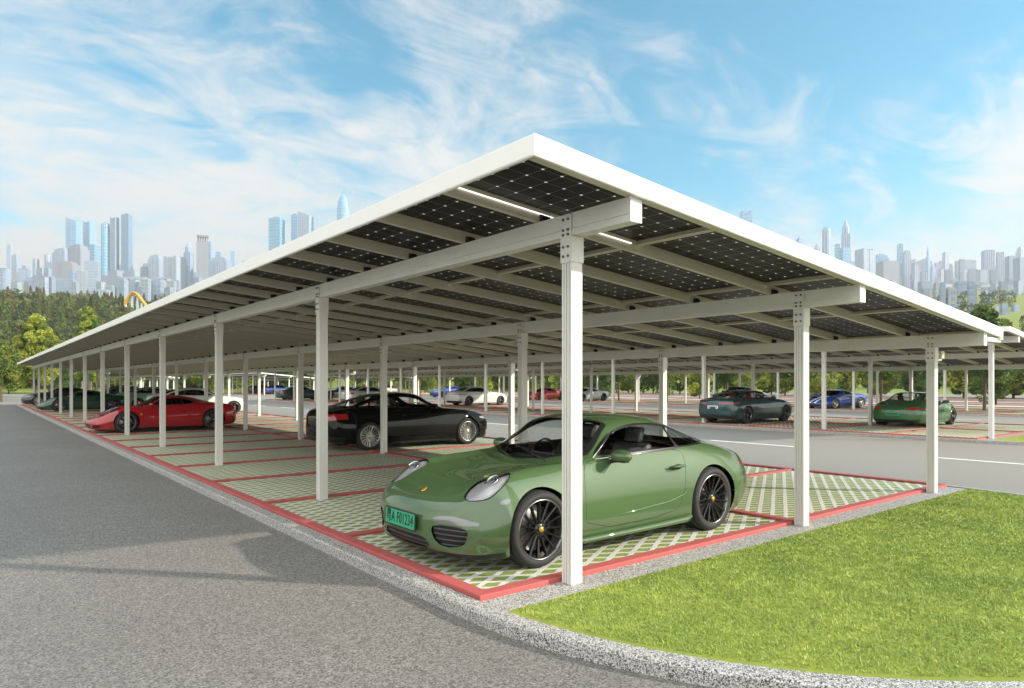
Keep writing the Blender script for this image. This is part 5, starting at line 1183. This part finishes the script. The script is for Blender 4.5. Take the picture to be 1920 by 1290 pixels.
for a in (
 (128, 148, 409, 505, 1700, B1, 1, 'slant-topped blue glass tower, leftmost of the tall left cluster', 'slant'), (158, 176, 416, 505, 1750, B2, 1, 'pale blue tower right behind the slant-topped one', 'bi'),
 (189, 206, 417, 520, 1500, TEAL, 1, 'teal glass tower with rounded top in the middle of the left cluster', 'round'), (208, 222, 408, 520, 1500, W2, 2, 'slim grey banded skyscraper between the teal tower and the tallest one', 'bi'),
 (230, 246, 401, 520, 1500, B3, 2, 'tallest slim blue-grey skyscraper of the left cluster', 'flat'), (164, 188, 459, 520, 1600, (.16, .22, .34), 1, 'dark blue block in front of the pale blue tower', 'flat'),
 (103, 133, 465, 520, 1500, LIL, 3, 'lilac ribbed tower block left of the slant-topped tower', 'step'), (132, 163, 458, 535, 1300, (.58, .55, .60), 0, 'pinkish stepped tower in front of the blue towers', 'step'),
 (110, 143, 490, 530, 1150, (.60, .52, .52), 0, 'squat pink-brown block with dark windows', 'step'), (160, 187, 490, 555, 950, W1, 2, 'white striped slab tower standing above the trees', 'flat'),
 (83, 96, 476, 520, 1600, LIL, 3, 'domed grey tower left of the lilac block', 'round'), (62, 73, 484, 520, 1600, (.42, .42, .50), 3, 'small domed lilac tower', 'round'), (24, 34, 477, 520, 1800, LIL, 3, 'slim lilac tower near the left edge', 'flat'),
 (14, 22, 458, 520, 2100, (.55, .55, .60), 3, 'thin pale high tower near the left edge', 'flat'), (0, 17, 503, 552, 950, W1, 2, 'white building cut by the left edge above the woods', 'flat'),
 (282, 305, 477, 520, 1500, W2, 3, 'grey twin block right of the tallest skyscraper', 'step'), (310, 345, 482, 522, 1450, (.60, .56, .54), 3, 'beige tower group left of the curved blue tower', 'bi'), (346, 361, 452, 520, 1600, (.38, .46, .58), 3, 'curved blue-grey tower with pointed top', 'cone'),
 (368, 392, 442, 520, 1450, TAN, 0, 'unfinished brown tower with open framed top', 'frame'), (391, 397, 452, 518, 1600, B1, 1, 'narrow blue slab touching the unfinished tower', 'flat'), (398, 430, 482, 518, 1600, LIL, 3, 'lilac blocks left of the roof edge', 'step'), (405, 414, 472, 500, 1700, TEAL, 1, 'small teal tower behind the lilac blocks', 'flat'),
 (432, 440, 470, 500, 1800, B1, 1, 'thin blue tower just above the carport roof edge', 'flat'),
 (506, 532, 408, 480, 1500, TEAL, 1, 'bright teal skyscraper right above the carport roof', 'flat'), (547, 561, 401, 470, 1600, B3, 1, 'narrow dark blue tower beside the broad grey one', 'flat'), (560, 586, 398, 470, 1500, W2, 3, 'broad grey tower right of the narrow dark blue tower', 'slant'),
 (631, 656, 362, 440, 1500, (.26, .46, .66), 1, 'blue bullet-shaped skyscraper with pointed top', 'spire'),
 (1389, 1408, 397, 440, 1500, B1, 1, 'blue tower tip with an antenna above the right carport roof', 'bi'), (1492, 1506, 444, 480, 1500, (.24, .28, .34), 1, 'dark small tower behind the right roof slope', 'step'), (1524, 1538, 456, 500, 1500, TAN, 3, 'brown pointed tower left of the arched blue tower', 'cone'),
 (1541, 1558, 426, 520, 1500, (.34, .46, .56), 3, 'blue tower with arched top on the right skyline', 'round'), (1565, 1575, 457, 520, 1450, TEAL, 1, 'small teal tower left of the pointed skyscraper', 'flat'), (1577, 1594, 411, 520, 1500, B2, 3, 'tallest right-hand skyscraper with conical crown', 'cone'),
 (1575, 1593, 464, 520, 1350, B1, 1, 'blue block at the foot of the conical-crowned skyscraper', 'flat'), (1606, 1638, 468, 525, 1400, (.48, .52, .60), 3, 'wide grey-blue building right of the conical-crowned skyscraper', 'bi'), (1638, 1662, 476, 525, 1500, B1, 1, 'stepped blue building on the right skyline', 'step'),
 (1648, 1680, 490, 530, 1200, (.64, .60, .58), 0, 'beige block of flats with dark floors on the right', 'flat'), (1682, 1693, 457, 525, 1500, TEAL, 1, 'slim bright teal slab on the right skyline', 'flat'), (1694, 1706, 468, 525, 1450, W2, 3, 'grey tower with crown beside the teal slab', 'step'),
 (1737, 1743, 460, 525, 1700, (.30, .50, .60), 1, 'needle-thin teal tower on the right skyline', 'cone'), (1768, 1778, 472, 510, 1800, LIL, 3, 'small lilac tower above the pale slabs', 'flat'), (1720, 1760, 484, 530, 1900, (.56, .57, .64), 3, 'pale wide slab behind the needle-thin tower', 'step'),
 (1760, 1795, 488, 530, 1900, (.56, .56, .64), 3, 'pale slab right of the needle-thin tower', 'flat'), (1798, 1826, 488, 530, 1900, (.52, .52, .62), 3, 'pale lilac slab in the middle of the right skyline', 'flat'), (1842, 1863, 469, 535, 1500, (.38, .35, .48), 3, 'broad dark lilac tower near the right edge', 'flat'),
 (1869, 1881, 473, 535, 1500, (.42, .42, .52), 3, 'narrower lilac tower right of the broad one', 'bi'), (1888, 1903, 480, 560, 1100, (.60, .64, .74), 2, 'tall pale blue building close to the right edge', 'flat'), (1904, 1925, 483, 560, 1050, (.55, .57, .68), 2, 'pale building with balconies cut by the right edge', 'flat'),
 (1906, 1922, 462, 540, 1600, (.62, .62, .66), 3, 'high pale tower behind the building at the right edge', 'step')):
    tower(*a)
# long white buildings at the edge of the woods and blocks of flats
for a in ((56, 102, 523, 552, 900, (.62, .70, .76), 0, 'long pale blue office wing above the woods, left half', 'flat'), (102, 143, 522, 552, 905, (.60, .70, .78), 0, 'long pale blue office wing above the woods, right half', 'flat'),
          (177, 209, 543, 572, 640, W1, 0, 'small white house block with dark windows among the trees', 'step'), (232, 280, 521, 548, 900, (.72, .72, .70), 2, 'white striped building behind the roller coaster', 'flat'), (190, 232, 519, 545, 1000, (.55, .55, .55), 0, 'low grey building under the slim skyscrapers', 'flat')):
    tower(*a, name='building', cat='building', rot=0.12)
g = random.Random(9)
def filler(px0, px1, n, y0, y1, D0, D1, w0, w1, hh, pal, fac, label, group, name='apartment_block'):
    for i in range(n):
        D = g.uniform(D0, D1); px = g.uniform(px0, px1); x, y = at(px, D); base = 719-(hill(x, y)-1.6)/D*1275; top = min(g.uniform(y0, y1), base-g.uniform(*hh)); w = g.uniform(w0, w1)
        tower(px-w/2, px+w/2, top, base, D, g.choice(pal), g.choice(fac), label, g.choice(('flat', 'step', 'flat', 'bi')), name, group, cat='apartment block')
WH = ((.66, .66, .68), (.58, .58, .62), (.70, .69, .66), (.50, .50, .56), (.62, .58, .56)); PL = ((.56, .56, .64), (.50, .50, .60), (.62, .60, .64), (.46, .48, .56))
filler(265, 440, 46, 520, 560, 560, 900, 12, 22, (8, 16), WH, (0, 2), 'low white block of flats in the dense quarter left of the carport roof', 'white flats left of the carport roof')
filler(0, 265, 44, 502, 540, 720, 1250, 9, 22, (6, 16), PL+WH, (0, 2), 'pale low block of flats between the woods and the left towers', 'pale flats below the left towers')
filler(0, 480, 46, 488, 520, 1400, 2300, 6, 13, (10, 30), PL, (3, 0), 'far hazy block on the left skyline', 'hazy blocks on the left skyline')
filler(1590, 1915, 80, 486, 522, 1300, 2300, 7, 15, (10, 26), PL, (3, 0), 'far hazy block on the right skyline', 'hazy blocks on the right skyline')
filler(1640, 1915, 130, 524, 640, 330, 1350, 9, 20, (6, 14), PL+WH, (0, 2), 'low pale house block in the dense quarter above the right trees', 'low houses above the right trees')
# haze
def haze():
    m = MB(); m.box(-1600, 3400, -1500, 4300, -1.2, 490); mt = bpy.data.materials.new('haze'); mt.use_nodes = True; N = mt.node_tree.nodes; N.clear()
    out = N.new('ShaderNodeOutputMaterial'); v = N.new('ShaderNodeVolumePrincipled'); mt.node_tree.links.new(v.outputs[0], out.inputs['Volume'])
    v.inputs['Color'].default_value = (0.93, 0.95, 1.0, 1); v.inputs['Density'].default_value = 0.00020; v.inputs['Anisotropy'].default_value = 0.3
    o = m.build('haze', mt, None); tag(o, 'thin pale haze that fades the far city and slope', 'haze', None, 'stuff')
haze()
#@@SECTION end
